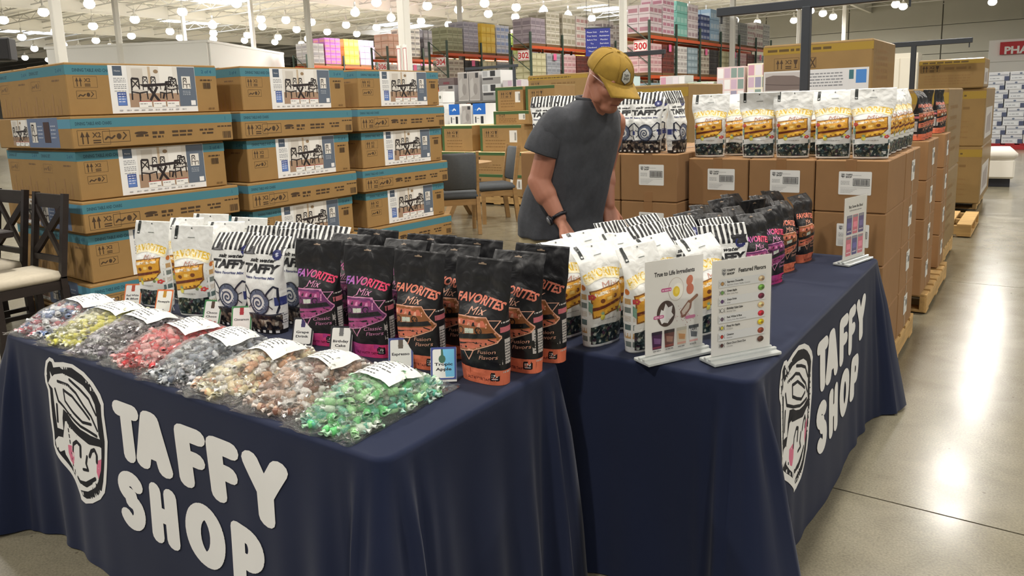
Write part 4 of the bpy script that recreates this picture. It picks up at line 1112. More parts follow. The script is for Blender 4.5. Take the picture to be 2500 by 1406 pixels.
# ================================================================ dining set boxes in three tall stacks
box_m=mat('box_kraft',(158,124,74),.8,var=.05,vs=7); box_end=mat('box_kraft_end',(184,146,96),.8,var=.12,vs=9)
TEAL=(70,128,142); INKB=(70,52,34)
def handling_icons(P,x,y,s,n=3,col=INKB):
    """arrows up, stacking limit, fragile and keep dry marks"""
    P.line([(x-.1*s,y-.1*s),(x+2.4*s,y-.1*s),(x+2.4*s,y+1.1*s),(x-.1*s,y+1.1*s)],.03*s,col,closed=True,caps=False)
    for k in range(2):
        a=x+.15*s+k*.38*s; P.rect(a+.06*s,y,a+.16*s,y+.6*s,col); P.poly([(a-.06*s,y+.55*s),(a+.28*s,y+.55*s),(a+.11*s,y+1.0*s)],col)
    if n>1:
        P.text('X2',x+1.35*s,y+.5*s,.4*s,col,align='c',bold=.02); P.rect(x+1.05*s,y+.02*s,x+1.65*s,y+.12*s,col); P.rect(x+1.05*s,y+.2*s,x+1.65*s,y+.3*s,col)
    if n>2:
        P.poly([(x+1.85*s,y+.9*s),(x+2.3*s,y+.9*s),(x+2.2*s,y+.5*s),(x+2.12*s,y+.4*s),(x+2.12*s,y+.15*s),(x+2.25*s,y+.05*s),(x+1.9*s,y+.05*s),(x+2.03*s,y+.15*s),(x+2.03*s,y+.4*s),(x+1.95*s,y+.5*s)],col)
def small_icons(P,x,y,s,col=INKB):
    P.line([(x,y),(x+2.2*s,y),(x+2.2*s,y+.9*s),(x,y+.9*s)],.04*s,col,closed=True,caps=False)
    P.line([(x+.2*s,y+.25*s),(x+.4*s,y+.45*s),(x+.7*s,y+.3*s),(x+.95*s,y+.5*s)],.14*s,col); P.ell(x+1.3*s,y+.45*s,.2*s,.25*s,col,10); P.line([(x+1.6*s,y+.2*s),(x+1.9*s,y+.5*s),(x+1.7*s,y+.75*s)],.1*s,col)
def barcode(P,x,y,w_,h_,col=INKB,seed=1):
    r=random.Random(seed); a=x
    while a<x+w_: b=r.uniform(.04,.12)*w_; P.rect(a,y,min(a+b,x+w_),y+h_,col); a+=b+r.uniform(.03,.08)*w_
def chair_pic(P,x,y,s,flip=1,c=(34,28,30)):
    f=flip
    P.line([(x,y),(x+.05*s*f,y+.95*s)],.07*s,c,caps=False); P.line([(x+.38*s*f,y+.06*s),(x+.36*s*f,y+.95*s)],.06*s,c,caps=False)
    P.line([(x+.05*s*f,y+.95*s),(x+.36*s*f,y+.93*s)],.10*s,c,caps=False)
    P.line([(x+.05*s*f,y+.55*s),(x+.36*s*f,y+.88*s)],.05*s,c,caps=False); P.line([(x+.05*s*f,y+.88*s),(x+.36*s*f,y+.55*s)],.05*s,c,caps=False)
    P.poly([(x+.0*s*f,y+.42*s),(x+.38*s*f,y+.47*s),(x+.72*s*f,y+.40*s),(x+.36*s*f,y+.33*s)],(206,200,192))
    P.line([(x+.02*s*f,y+.36*s),(x+.36*s*f,y+.30*s),(x+.72*s*f,y+.36*s)],.06*s,c); P.line([(x+.70*s*f,y+.36*s),(x+.72*s*f,y+.02*s)],.06*s,c,caps=False); P.line([(x+.36*s*f,y+.30*s),(x+.36*s*f,y-.06*s)],.06*s,c,caps=False)
def dining_picture(P,x,y,w_,h_):
    """printed scene: dark trestle table with six chairs, captions below"""
    P.rect(x,y,x+w_,y+h_,(226,222,214)); P.rect(x,y,x+w_,y+h_*.34,(168,140,116))
    P.rect(x+.08*w_,y+.5*h_,x+.3*w_,y+.95*h_,(206,200,190)); P.rect(x+.62*w_,y+.55*h_,x+.9*w_,y+h_,(238,236,230)); P.rect(x+.40*w_,y+.55*h_,x+.45*w_,y+h_,(196,176,150))
    P.ell(x+.56*w_,y+.88*h_,.05*w_,.05*h_,(150,126,96),10)
    s=h_*.5
    for cx in(.28,.44,.80): chair_pic(P,x+cx*w_,y+.42*h_,s*.68)
    P.poly([(x+.2*w_,y+.56*h_),(x+.78*w_,y+.60*h_),(x+.88*w_,y+.54*h_),(x+.30*w_,y+.49*h_)],(40,32,34))
    P.line([(x+.38*w_,y+.5*h_),(x+.58*w_,y+.14*h_)],.05*w_,(36,28,30),caps=False); P.line([(x+.56*w_,y+.5*h_),(x+.40*w_,y+.16*h_)],.05*w_,(36,28,30),caps=False); P.line([(x+.74*w_,y+.52*h_),(x+.66*w_,y+.2*h_)],.04*w_,(36,28,30),caps=False)
    chair_pic(P,x+.05*w_,y+.18*h_,s*1.1); chair_pic(P,x+.86*w_,y+.20*h_,s*.9,-1)
    chair_pic(P,x+.97*w_,y+.30*h_,s*.85,-1)
    for k in range(3):
        a=x+.17*w_+k*.28*w_; P.rect(a,y-.02*h_,a+.25*w_,y+.15*h_,(240,240,236)); P.rect(a,y+.13*h_,a+.25*w_,y+.15*h_,(170,60,60)); P.rect(a+.17*w_,y+.005*h_,a+.24*w_,y+.02*h_,(60,60,64)); P.scribble(a+.02*w_,y+.07*h_,.14*w_,.02*h_,(140,140,140),k)
def big_front():
    P=Print(); L,H=1.11,.355
    P.rect(0,H*.77,L,H*.955,TEAL); P.text('DINING TABLE AND CHAIRS',.05,H*.83,.022,(30,70,86),bold=.03,wd=.27); P.text('2 of 4',.985,H*.83,.024,(30,90,120),bold=.03,wd=.085)
    handling_icons(P,.055,H*.55,.062,2); small_icons(P,.06,H*.32,.058)
    x0,x1=.285,.93
    P.rect(x0,H*.02,x1,H*.965,(238,238,236))
    P.rect(x0+.03,H*.76,x0+.095,H*.95,(78,92,110)); P.text('Home',x0+.0625,H*.84,.012,(226,226,226),align='c'); 
    for k in range(7): P.scribble(x0+.03,H*(.70-.035*k-.02*(k//3)),.085,.006,(150,152,156),k)
    P.rect(x0+.045,H*.17,x0+.11,H*.44,(60,84,150)); P.rect(x0+.048,H*.18,x0+.107,H*.33,(96,130,196)); 
    for k in range(4): P.scribble(x0+.052,H*(.39-.05*k),.05,.007,(210,216,236),k+9)
    P.rect(.79,H*.135,x1-.002,H*.95,(96,108,124))
    dining_picture(P,.415,H*.135,.375,H*.815)
    P.rect(.818,H*.50,.888,H*.76,(232,228,220)); chair_pic(P,.828,H*.52,.075)
    for k in range(3): P.scribble(.82,H*(.44-.035*k),.06,.006,(170,178,188),k+30)
    P.rect(.878,H*.155,.915,H*.255,(240,240,240))
    for k in range(10): P.scribble(x0+.05+k*.052,H*.065,.03,.009,(176,176,178),k+50)
    barcode(P,.99,H*.50,.06,H*.13); P.scribble(.97,H*.67,.095,.010,INKB,3); P.scribble(1.02,H*.06,.06,.012,(120,90,50),4)
    return P
def big_end(w_=.555):
    P=Print(); H=.355
    P.rect(0,H*.77,w_,H*.955,TEAL); P.text('DINING SET',.04,H*.83,.022,(30,70,86),bold=.03,wd=.16); P.text('2 of 4',w_-.14,H*.83,.024,(30,90,120),bold=.03,wd=.09)
    small_icons(P,.05,H*.52,.07,(120,92,60)); P.scribble(.40,H*.66,.12,.012,(120,92,60),2)
    r=random.Random(8)
    for k in range(9): a=.04+k*.056; P.rect(a,.01,a+.022,.03+r.uniform(.02,.12),(158,122,78))
    return P
def thin_front():
    P=Print(); L,H=1.20,.22
    P.rect(0,H*.63,L,H*.92,TEAL); P.text('DINING TABLE AND CHAIRS',.03,H*.72,.022,(30,70,86),bold=.03,wd=.24); P.text('1',1.14,H*.72,.03,(30,90,120))
    handling_icons(P,.045,H*.14,.085,2); small_icons(P,.20,H*.16,.085)
    P.ell(.47,H*.40,.05,.012,INKB,12); P.scribble(.43,H*.28,.09,.014,INKB,2); P.scribble(.55,H*.34,.09,.02,INKB,3); P.scribble(.55,H*.22,.08,.015,INKB,4); P.scribble(.70,H*.36,.16,.016,INKB,5); P.scribble(.70,H*.24,.16,.014,INKB,6); P.scribble(.92,H*.38,.13,.014,INKB,7); P.scribble(.94,H*.26,.09,.014,INKB,8)
    barcode(P,1.11,H*.08,.07,H*.24); P.scribble(1.07,H*.48,.12,.010,INKB,9)
    return P
def thin_end(w_=1.145):
    P=Print(); H=.22
    P.rect(w_-.22,H*.63,w_,H*.92,(90,150,176)); P.rect(w_-.72,H*.04,w_-.20,H*.98,(104,120,150)); 
    dining_picture(P,w_-1.02,H*.1,.30,H*.85); P.rect(w_-.66,H*.2,w_-.56,H*.85,(226,222,214)); chair_pic(P,w_-.65,H*.25,.12); P.rect(w_-.44,H*.2,w_-.34,H*.85,(70,50,50))
    for k in range(4): P.scribble(w_-.54,H*(.7-.12*k),.08,.008,(190,198,214),k); P.scribble(w_-.32,H*(.7-.12*k),.08,.008,(190,198,214),k+5)
    return P
PRB={}
def printed_box(kind):
    if kind in PRB: return dup(PRB[kind])
    t=empty('dining_set_carton')
    if kind=='big':
        sx,sy,sz=.62,1.11,.355; F,E=big_front(),big_end(.62)
    else:
        sx,sy,sz=1.30,1.20,.22; F,E=thin_front(),thin_end(1.30)
    box('carton_body',(sx,sy,sz),box_m,t,(-sx/2,0,0),bev=.006)
    F.build('front_print',lambda u,v,h:(h,u-sy/2,v),[ink('ink_matte',.6)],t,eps=.000012)
    E.build('end_print',lambda u,v,h:(u-sx,-sy/2-h,v),[ink('ink_matte',.6)],t,eps=.000012)
    st=box('edge_tape',(.06,sy-.004,.0015),mat('clear_tape',(206,176,120),.2,coat=.6),t,(-sx/2,0,sz),bev=0)
    PRB[kind]=t; return t
def local(cx,cy,rz,dx,dy): c,s_=math.cos(rz),math.sin(rz); return cx+dx*c-dy*s_,cy+dx*s_+dy*c
for cx,cy,deg,word in((-5.38,3.055,-2.6,'by the dark X-back chairs'),(-5.33,4.335,.3,'between the two other dining carton stacks'),(-5.335,5.64,-2.8,'by the grey upholstered chairs')):
    rz=math.radians(deg)
    x,y=local(cx,cy,rz,-.58,0); p=pallet((x,y,0),rz+PI/2,'wooden pallet under the dining carton stack '+word)
    z=.142; jr=random.Random(int(cy*10))
    for lay in range(3):
        o=printed_box('thin'); x,y=local(cx,cy,rz,.045+jr.uniform(-.01,.01),jr.uniform(-.012,.008)); o.location=(x,y,z); o.rotation_euler.z=rz+math.radians(jr.uniform(-.4,.4))
        tag(o,('bottom','middle','top')[lay]+' flat dining set carton, stack '+word,'carton'); z+=.224
        for row in range(2):
            o=printed_box('big'); x,y=local(cx,cy,rz,-row*.655+jr.uniform(-.006,.006),jr.uniform(-.015,.015)); o.location=(x,y,z); o.rotation_euler.z=rz+math.radians(jr.uniform(-.4,.4))
            tag(o,('bottom','middle','top')[lay]+(' front' if row==0 else ' rear')+' tall dining set carton, stack '+word,'carton')
        z+=.359
# ================================================================ dark X-back chairs and table
esp=mat('espresso_wood',(40,33,31),.42,var=.2,vs=6,vscale=(1,1,4)); cream=mat('cream_linen',(196,186,166),.9,var=.05,vs=40,bump=.15,bs=500)
def xchair(x,y,az,label):
    t=empty('dining_chair',(x,y,0),math.radians(az)); tag(t,label,'chair')
    w_=.21
    for sx in(-1,1):
        bm=bmesh.new(); bar_bm(bm,(sx*w_,.20,0),(sx*w_,.19,.47),.042,.042); bar_bm(bm,(sx*w_,.19,.46),(sx*w_,.275,1.02),.042,.036); bm_obj('rear_leg',bm,esp,t)
        bar('front_leg',(sx*w_,-.21,0),(sx*w_,-.21,.44),.042,.042,esp,t)
        bar('side_rail',(sx*w_,-.21,.415),(sx*w_,.19,.415),.02,.06,esp,t); bar('side_stretcher',(sx*w_,-.21,.16),(sx*w_,.19,.16),.02,.03,esp,t)
    bar('front_rail',(-w_,-.21,.415),(w_,-.21,.415),.02,.06,esp,t); bar('rear_rail',(-w_,.19,.415),(w_,.19,.415),.02,.06,esp,t)
    bar('top_rail',(-w_,.268,.965),(w_,.268,.965),.022,.095,esp,t); bar('lower_rail',(-w_,.207,.58),(w_,.207,.58),.022,.04,esp,t)
    bar('cross_slat',(-w_+.02,.212,.60),(w_-.02,.258,.92),.024,.045,esp,t); bar('cross_slat',(w_-.02,.212,.60),(-w_+.02,.258,.92),.02,.045,esp,t)
    bm=bmesh.new(); add_box(bm,0,-.02,.475,.45,.45,.07,bev=.028); o=bm_obj('seat_cushion',bm,cream,t,smooth=True)
xchair(-5.55,2.08,0,'dark X-back dining chair with cream cushion, beside the flat dining cartons')
xchair(-6.20,2.10,2,'dark X-back dining chair pushed under the dark table, behind its twin')
t=empty('dining_table',(-6.62,1.70,0)); tag(t,'dark stained trestle dining table by the X-back chairs','table')
box('tabletop',(1.75,.95,.045),esp,t,(0,0,.725),bev=.008); box('apron',(1.5,.7,.07),esp,t,(0,0,.655))
for sx in(-.55,.55):
    bar('trestle_leg',(sx,-.3,0),(sx,.3,.66),.09,.07,esp,t); bar('trestle_leg',(sx,.3,0),(sx,-.3,.66),.07,.09,esp,t)
bar('stretcher',(-.55,0,.33),(.55,0,.33),.05,.08,esp,t)
# ================================================================ grey upholstered chairs and oak table
oak=mat('oak_wood',(158,124,78),.6,var=.15,vs=6,vscale=(1,1,5)); greyf=mat('grey_fabric',(80,84,88),.9,var=.06,vs=40,bump=.15,bs=500)
def gchair(x,y,az,label):
    t=empty('upholstered_chair',(x,y,0),math.radians(az)); tag(t,label,'chair')
    w_=.22
    for sx in(-1,1):
        bm=bmesh.new(); bar_bm(bm,(sx*w_,.27,0),(sx*w_,.22,.45),.045,.055); bar_bm(bm,(sx*w_,.22,.44),(sx*w_,.30,.99),.03,.045); bm_obj('rear_leg',bm,oak,t)
        bm=bmesh.new(); bar_bm(bm,(sx*w_,-.20,0),(sx*w_,-.20,.42),.045,.045); bm_obj('front_leg',bm,oak,t)
        bar('side_rail',(sx*w_,-.20,.39),(sx*w_,.23,.39),.025,.07,oak,t)
    bar('front_rail',(-w_,-.20,.39),(w_,-.20,.39),.025,.07,oak,t); bar('rear_rail',(-w_,.225,.39),(w_,.225,.39),.025,.07,oak,t)
    bm=bmesh.new(); add_box(bm,0,0,.465,.50,.50,.09,bev=.035); bm_obj('seat_cushion',bm,greyf,t,smooth=True)
    bm=bmesh.new(); add_box(bm,0,0,.26,.40,.06,.44,M=Matrix.Translation((0,.245,.50))@Matrix.Rotation(-.14,4,'X'),bev=.022); bm_obj('backrest_pad',bm,greyf,t,smooth=True)
gchair(-5.80,7.02,-134,'grey upholstered oak chair with its back turned, beside the dining carton stack')
gchair(-5.93,7.92,-36,'grey upholstered oak chair facing the oak table, by the green edged cartons')
t=empty('oval_table',(-6.98,8.0,0)); tag(t,'oak dining table with rounded end between the grey chairs','table')
bm=bmesh.new(); n=32
vs=[[bm.verts.new((.80*math.copysign(abs(math.cos(2*PI*k/n))**.6,math.cos(2*PI*k/n)),.52*math.copysign(abs(math.sin(2*PI*k/n))**.6,math.sin(2*PI*k/n)),z)) for k in range(n)] for z in(.70,.755)]
for k in range(n): bm.faces.new((vs[0][k],vs[0][(k+1)%n],vs[1][(k+1)%n],vs[1][k]))
bm.faces.new(vs[1]); bm.faces.new(vs[0][::-1]); bm_obj('tabletop',bm,oak,t)
for sx in(-.4,.4):
    bar('trestle_leg',(sx,-.3,0),(sx,.25,.70),.09,.08,oak,t); bar('trestle_leg',(sx,.3,0),(sx,-.25,.70),.08,.09,oak,t)
bar('stretcher',(-.4,0,.35),(.4,0,.35),.05,.09,oak,t)
# ================================================================ big sofa cartons along the aisle
sofa_m=mat('sofa_carton',(142,114,68),.7,var=.07,vs=5,coat=.2); yel=(156,128,44)
def sofa_carton(x0,x1,y0,y1,z,h_,label,front,side):
    t=empty('sofa_carton',((x0+x1)/2,(y0+y1)/2,z)); tag(t,label,'carton')
    sx,sy=x1-x0,y1-y0
    box('carton_body',(sx,sy,h_),sofa_m,t,bev=.012)
    P=Print()
    if front=='sofa':
        P.rect(0,h_*.80,sx,h_*.95,yel); P.scribble(.04,h_*.85,sx*.6,.022,(90,70,30),2)
        handling_icons(P,sx*.12,h_*.50,.085,3); P.scribble(sx*.36,h_*.6,sx*.10,.03,INKB,3); P.line([(sx*.44,h_*.50),(sx*.50,h_*.50),(sx*.50,h_*.70),(sx*.44,h_*.70)],.004,INKB,closed=True); P.line([(sx*.45,h_*.52),(sx*.49,h_*.68)],.01,INKB); P.line([(sx*.49,h_*.52),(sx*.45,h_*.68)],.01,INKB)
        P.rect(.01,-.0+.01,sx*.97,h_*.46,(214,216,218)); P.rect(.02,.02,sx*.40,h_*.43,(190,186,184))
        P.poly([(sx*.03,.03),(sx*.03,h_*.34),(sx*.10,h_*.38),(sx*.30,h_*.36),(sx*.40,h_*.28),(sx*.40,.03)],(120,108,104)); P.line([(sx*.03,h_*.2),(sx*.22,h_*.17),(sx*.40,h_*.16)],.006,(84,74,72))
        for k in range(5): P.scribble(sx*.45,h_*(.36-.06*k),sx*.3,.010,(130,134,140),k)
        P.rect(sx*.86,h_*.16,sx*.95,h_*.42,(70,130,200)); P.rect(sx*.80,h_*.24,sx*.84,h_*.42,(60,110,120))
    else:
        P.rect(0,h_*.82,sx,h_*.95,yel); P.scribble(.04,h_*.86,sx*.7,.02,(90,70,30),5)
        handling_icons(P,sx*.05,h_*.58,.08,3)
        P.scribble(sx*.4,h_*.64,sx*.4,.03,(120,92,50),6)
        for k in range(4): P.scribble(sx*.1,h_*(.42-.09*k),sx*.7,.014,(136,104,60),k+7)
    P.build('front_print',lambda u,v,h:(u-sx/2,-sy/2-h,v),[ink('ink_matte',.6)],t,eps=.000012)
    P=Print()
    if side=='label': P.poly([(sy*.1,h_*.12),(sy*.8,h_*.12),(sy*.8,h_*.66),(sy*.1,h_*.66)],(206,202,198)); P.poly([(sy*.18,h_*.2),(sy*.7,h_*.2),(sy*.66,h_*.56),(sy*.24,h_*.5)],(168,160,158))
    else:
        for k in range(5): P.scribble(sy*.15,h_*(.75-.13*k),sy*.5,.03,(140,108,64),k+3)
    P.build('side_print',lambda u,v,h:(sx/2+h,u-sy/2,v),[ink('ink_matte',.6)],t,eps=.000012)
pallet((-1.18,7.6,0),PI/2,'wooden pallet under the big yellow edged sofa cartons')
sofa_carton(-1.72,-.665,7.02,8.2,.142,.69,'lower big sofa carton behind the short carton columns','x','x')
sofa_carton(-1.72,-.665,7.02,8.2,.834,.69,'upper big sofa carton behind the short carton columns','x','x')
sofa_carton(-2.15,-1.235,7.02,8.1,1.526,.43,'brown carton with yellow edge and grey sofa picture','sofa','x')
pallet((-1.18,9.45,0),0,'bare wooden pallet on the aisle floor'); 
pallet((-1.18,11.7,0),PI/2,'wooden pallet under the far sofa cartons')
pallet((-1.18,12.6,0),PI/2+.0,'wooden pallet at the back of the far sofa cartons') if False else None
sofa_carton(-1.42,-.62,10.6,12.3,.142,.69,'lower far sofa carton with white picture label on its side','x','label')
sofa_carton(-1.42,-.62,10.6,12.3,.834,.69,'upper far sofa carton with white picture label on its side','x','label')
sofa_carton(-1.34,-.655,10.55,11.4,1.526,.35,'yellow edged carton lying on the far sofa cartons','y','label')
for z,x0,x1,lab in((.142,-4.15,-3.3,'lower plain brown sofa carton behind the striped pouches'),(.912,-4.15,-3.3,'upper plain brown sofa carton behind the striped pouches')):
    sofa_carton(x0,x1,8.1,9.2,z,.768,lab,'x','x')
pallet((-3.73,8.65,0),PI/2,'wooden pallet under the plain brown sofa cartons')
# sign frames: dark T posts
dk=mat('frame_charcoal',(62,66,72),.45,metal=.3)
def tframe(x,y,x0,x1,z,label,w_=.055):
    t=empty('banner_stand',(x,y,0)); tag(t,label,'stand')
    box('post',(w_,w_,z),dk,t,(0,0,.012),bev=.004); box('base_plate',(.5,.4,.012),dk,t)
    box('crossbar',(x1-x0,w_*.9,w_*1.05),dk,t,((x0+x1)/2-x,0,z-.0),bev=.004)
    for k in(x0+.03,x1-.03): box('hook',(.012,.012,.05),dk,t,(k-x,0,z-.05),bev=0)
tframe(-1.36,5.36,-1.97,-.72,2.07,'charcoal T shaped sign frame standing behind the white pouches')
tframe(-1.355,10.17,-1.885,-.765,2.03,'charcoal T shaped sign frame by the far sofa cartons')
tframe(-4.75,9.4,-4.95,-4.15,2.10,'charcoal T shaped sign frame behind the man in the cap')
tframe(-9.6,13.75,-10.95,-9.5,2.33,'charcoal T shaped sign frame over the blue and white boxes')
# ================================================================ green edged cartons and display goods behind the grey chairs
gm=mat('kraft_green',(160,128,82),.8,var=.05,vs=7)
def green_carton(x,y,z,sx,sy,sz,label,lab=True,rz=0):
    t=empty('green_edged_carton',(x,y,z),rz); tag(t,label,'carton')
    box('carton_body',(sx,sy,sz),gm,t,bev=.006)
    P=Print(); G=(62,96,52)
    P.rect(0,sz-.045,sx,sz,G); P.rect(0,0,.045,sz,G); handling_icons(P,.10,sz*.56,min(.10,sz*.25),3)
    if lab: P.rect(sx*.72,sz*.35,sx*.90,sz*.80,(232,232,228)); barcode(P,sx*.84,sz*.42,.03,sz*.3,(70,70,70))
    for k in range(3): P.scribble(.10,sz*(.40-.12*k),sx*.5,.014,(130,98,56),k)
    P.build('front_print',lambda u,v,h:(u-sx/2,-sy/2-h,v),[ink('ink_matte',.6)],t,eps=.000012)
    box('lid_edge',(sx,sy,.004),mat('pale_board',(222,200,150),.8),t,(0,0,sz),bev=0)
for x,y,lab in((-8.05,9.75,'beside the oak table end'),(-6.85,9.75,'behind the grey facing chair')): pallet((x,y,0),0,'wooden pallet under the green edged cartons '+lab)
green_carton(-8.05,9.75,.142,1.18,1.0,.33,'bottom flat green edged carton beside the oak table'); green_carton(-6.85,9.75,.142,1.18,1.0,.33,'bottom flat green edged carton behind the facing grey chair')
green_carton(-8.05,9.75,.476,1.18,1.0,.33,'flat green edged carton second in its pile beside the oak table',False); green_carton(-6.85,9.75,.476,1.18,1.0,.33,'flat green edged carton second in its pile behind the grey chair',False)
for k,(x,lab) in enumerate(((-8.38,'green edged carton with tall barcode label next to blue boxes'),(-7.72,'green edged carton without label between two labelled ones'),(-6.86,'green edged carton with barcode label behind the chair back'))):
    green_carton(x,9.8,.812,.62 if k<2 else .78,.8,.40,lab,k!=1)
green_carton(-6.72,9.85,1.218,.66,.7,.20,'low green edged carton under the upper pair by the man'); green_carton(-6.85,9.95,1.424,.52,.6,.36,'upper green edged carton with white label by the shoulder'); green_carton(-6.28,9.95,1.424,.52,.6,.36,'upper green edged carton partly hidden by the shoulder',False)
sofa_carton(-8.2,-6.9,12.2,13.2,1.552,.50,'long plain carton lying on display goods behind the green edged cartons','x','x')
box('display_plinth',(1.3,1.0,1.55),mat('plinth_grey',(150,148,144),.7),None,(-7.55,12.7,0)); tag(bpy.data.objects['display_plinth'],'grey display plinth under the long plain carton','plinth')
# display wall of boxed goods
def goods_box(x,y,z,s,col,label,art=None,group=None):
    t=empty('goods_box',(x,y,z)); tag(t,label,'box',group)
    box('box_body',s,mat('goods_%d_%d_%d'%col,col,.5),t,bev=.004)
    P=Print(); sx,sy,sz=s
    if art=='blue': P.rect(0,sz*.5,sx,sz,(28,104,196)); P.line([(sx*.35,sz*.7),(sx*.5,sz*.78),(sx*.62,sz*.72)],.03,(220,230,240)); P.scribble(sx*.15,sz*.7,sx*.2,.02,(90,160,220),1); P.rect(sx*.15,sz*.12,sx*.25,sz*.4,(50,56,64)); P.rrect(sx*.6,sz*.08,sx*.82,sz*.42,.01,(40,44,50)); P.scribble(sx*.3,sz*.3,sx*.2,.014,(140,140,144),2)
    elif art=='white': P.rect(sx*.02,sz*.45,sx*.55,sz*.95,(90,84,82)); P.ell(sx*.8,sz*.5,sx*.08,sz*.15,(110,116,104),10); P.scribble(sx*.2,sz*.2,sx*.3,.018,(120,120,120),3)
    elif art=='grey': P.rect(sx*.04,sz*.04,sx*.96,sz*.96,(164,160,158)); P.poly([(sx*.1,sz*.1),(sx*.5,sz*.2),(sx*.4,sz*.8),(sx*.12,sz*.7)],(182,180,178)); P.rect(sx*.62,sz*.78,sx*.9,sz*.95,(52,52,56)); P.ell(sx*.6,sz*.4,sx*.2,sz*.2,(146,142,140),12)
    elif art=='cook': P.rect(0,sz*.5,sx,sz,(206,208,210)); P.rect(sx*.45,sz*.56,sx*.72,sz*.96,(40,44,48)); P.rect(sx*.05,sz*.55,sx*.3,sz*.95,(170,172,176)); P.rect(0,0,sx,sz*.48,(150,150,150)); P.rect(sx*.05,sz*.3,sx*.6,sz*.46,(60,60,64))
    elif art=='mixed':
        r=random.Random(int(abs(x)*100)%97)
        for a in range(4):
            for b in range(3): P.rect(sx*(.03+a*.245),sz*(.05+b*.32),sx*(.24+a*.245),sz*(.32+b*.32),r.choice(((196,170,190),(222,216,222),(150,146,170),(130,150,144),(206,200,206),(200,150,170),(230,230,230))))
    elif art=='dark': P.scribble(sx*.1,sz*.6,sx*.8,sz*.12,(120,110,110),4); P.rect(sx*.3,sz*.15,sx*.7,sz*.45,(120,60,70))
    if P.sh: P.build('front_print',lambda u,v,h:(u-sx/2,-sy/2-h,v),[ink('ink_matte',.6)],t,eps=.000012)
sh=empty('display_shelf',(-9.9,13.0,0)); tag(sh,'low white display shelf carrying blue and white boxes','shelf')
for z in(.5,1.08): box('shelf_board',(3.2,1.0,.04),mat('shelf_white',(222,220,216),.5),sh,(0,0,z))
for a in(-1.55,0,1.55): box('shelf_post',(.06,.9,1.08),MATS['shelf_white'],sh,(a,0,0))
k=0
for x,art,s,z,lab in((-10.35,'blue',(.29,.4,.45),1.122,'blue and white appliance box left of its twin on the shelf'),(-9.68,'blue',(.33,.4,.45),1.122,'blue and white appliance box right of its twin on the shelf'),(-10.02,'grey',(.26,.4,.42),1.122,'grey appliance box between the two blue and white ones'),
  (-10.83,'white',(.38,.4,.24),1.122,'lowest white kettle box at the shelf end'),(-10.85,'white',(.38,.4,.24),1.366,'white kettle box second in the pile at the shelf end'),(-10.84,'white',(.38,.4,.24),1.61,'topmost white kettle box in the pile at the shelf end')):
    goods_box(x,12.75,z,s,(228,228,226),lab,art)
sh=empty('display_rack',(-12.7,17.0,0)); tag(sh,'grey display rack holding pale grey appliance boxes','shelf')
for z in(.9,1.62): box('shelf_board',(4.2,1.0,.05),mat('grey_steel',(120,120,118),.5),sh,(0,0,z))
for a in(-2.05,0,2.05): box('shelf_post',(.07,.9,1.62),MATS['grey_steel'],sh,(a,0,0))
for i,(x,art,wd_,hh,z) in enumerate(((-13.85,'grey',.56,.45,1.672),(-13.25,'grey',.36,.78,1.672),(-12.86,'grey',.36,.78,1.672),(-12.28,'cook',.62,.42,1.672),(-12.28,'cook',.62,.36,2.094),(-13.85,'dark',.56,.2,2.124),(-11.6,'mixed',.6,.5,1.672))):
    goods_box(x,16.8,z,(wd_,.6,hh),((176,176,180),(196,192,190),(186,184,184),(210,210,210),(214,214,212),(110,96,96),(206,200,200))[i],('pale blue grey appliance box under dark carton','tall grey appliance box beside its grey twin','tall grey appliance box next to the cookware boxes','lower cookware box with dark pan pictures','upper cookware box with dark pan pictures','dark carton lying on the pale blue grey box','mixed coloured box at the end of the grey rack')[i],art)
# second display behind the striped pouches
sh=empty('merchandise_shelf',(-8.0,20.0,0)); tag(sh,'long low shelf of household goods in front of the orange rack','shelf')
for z in(.6,1.35): box('shelf_board',(6.4,1.0,.05),MATS['grey_steel'],sh,(0,0,z))
for a in(-3.15,-1,1,3.15): box('shelf_post',(.07,.9,1.35),MATS['grey_steel'],sh,(a,0,0))
cw=['white and lilac','teal and white','pink and white','grey and white','green and white','red and white','cream','blue and white']
for i in range(8):
    c=((222,220,226),(190,214,210),(226,200,214),(206,206,206),(196,214,190),(220,196,196),(226,220,200),(196,206,222))[i]
    goods_box(-10.8+i*.8,19.8,1.402,(.72,.6,(.62,.8,.5,.75,.55,.9,.95,.7)[i]),c,'boxed %s household goods on the long low shelf'%cw[i],'mixed')
for i in range(5): goods_box(-5.2+i*.62,13.2,0.0,(.58,.6,1.55-.06*(i%2)),((84,72,74),(70,60,62),(206,206,212),(190,150,160),(120,100,110))[i],('dark brown','near black','pale grey','dusty pink','mauve')[i]+' tall boxed goods standing behind the white pouches','dark' if i<2 else 'mixed')
# blue banner
t=empty('hanging_banner',(*polar(1476,21),0)); tag(t,'blue hanging banner with white lettering above the man in the cap','banner')
t.rotation_euler.z=math.radians(27)
box('banner_cloth',(.66,.02,.72),mat('banner_blue',(44,52,132),.7),t,(0,0,2.75),bev=0)
P=Print()
for k,(a,b) in enumerate((('Please Scan','Ask For'),('Your Items','Assistance'),('Before You','Member'),('To','Service'),('Checkout','Here'),('Thanks',''))):
    P.text(a,-.16,3.36-k*.10,.04,(226,228,236),align='c',wd=min(.26,.03*len(a)+.02))
    if b: P.text(b,.17,3.36-k*.10,.04,(226,228,236),align='c',wd=min(.26,.03*len(b)+.02))
P.build('banner_print',lambda u,v,h:(u,-.011-h,v),[ink('ink_matte',.6)],t,eps=.00002)
box('banner_rod',(.72,.03,.03),dk,t,(0,0,3.47)); 
for sx in(-.3,.3): tube('hanger_wire',[(sx,0,3.5),(sx,0,8.3)],.006,dk,t,5)
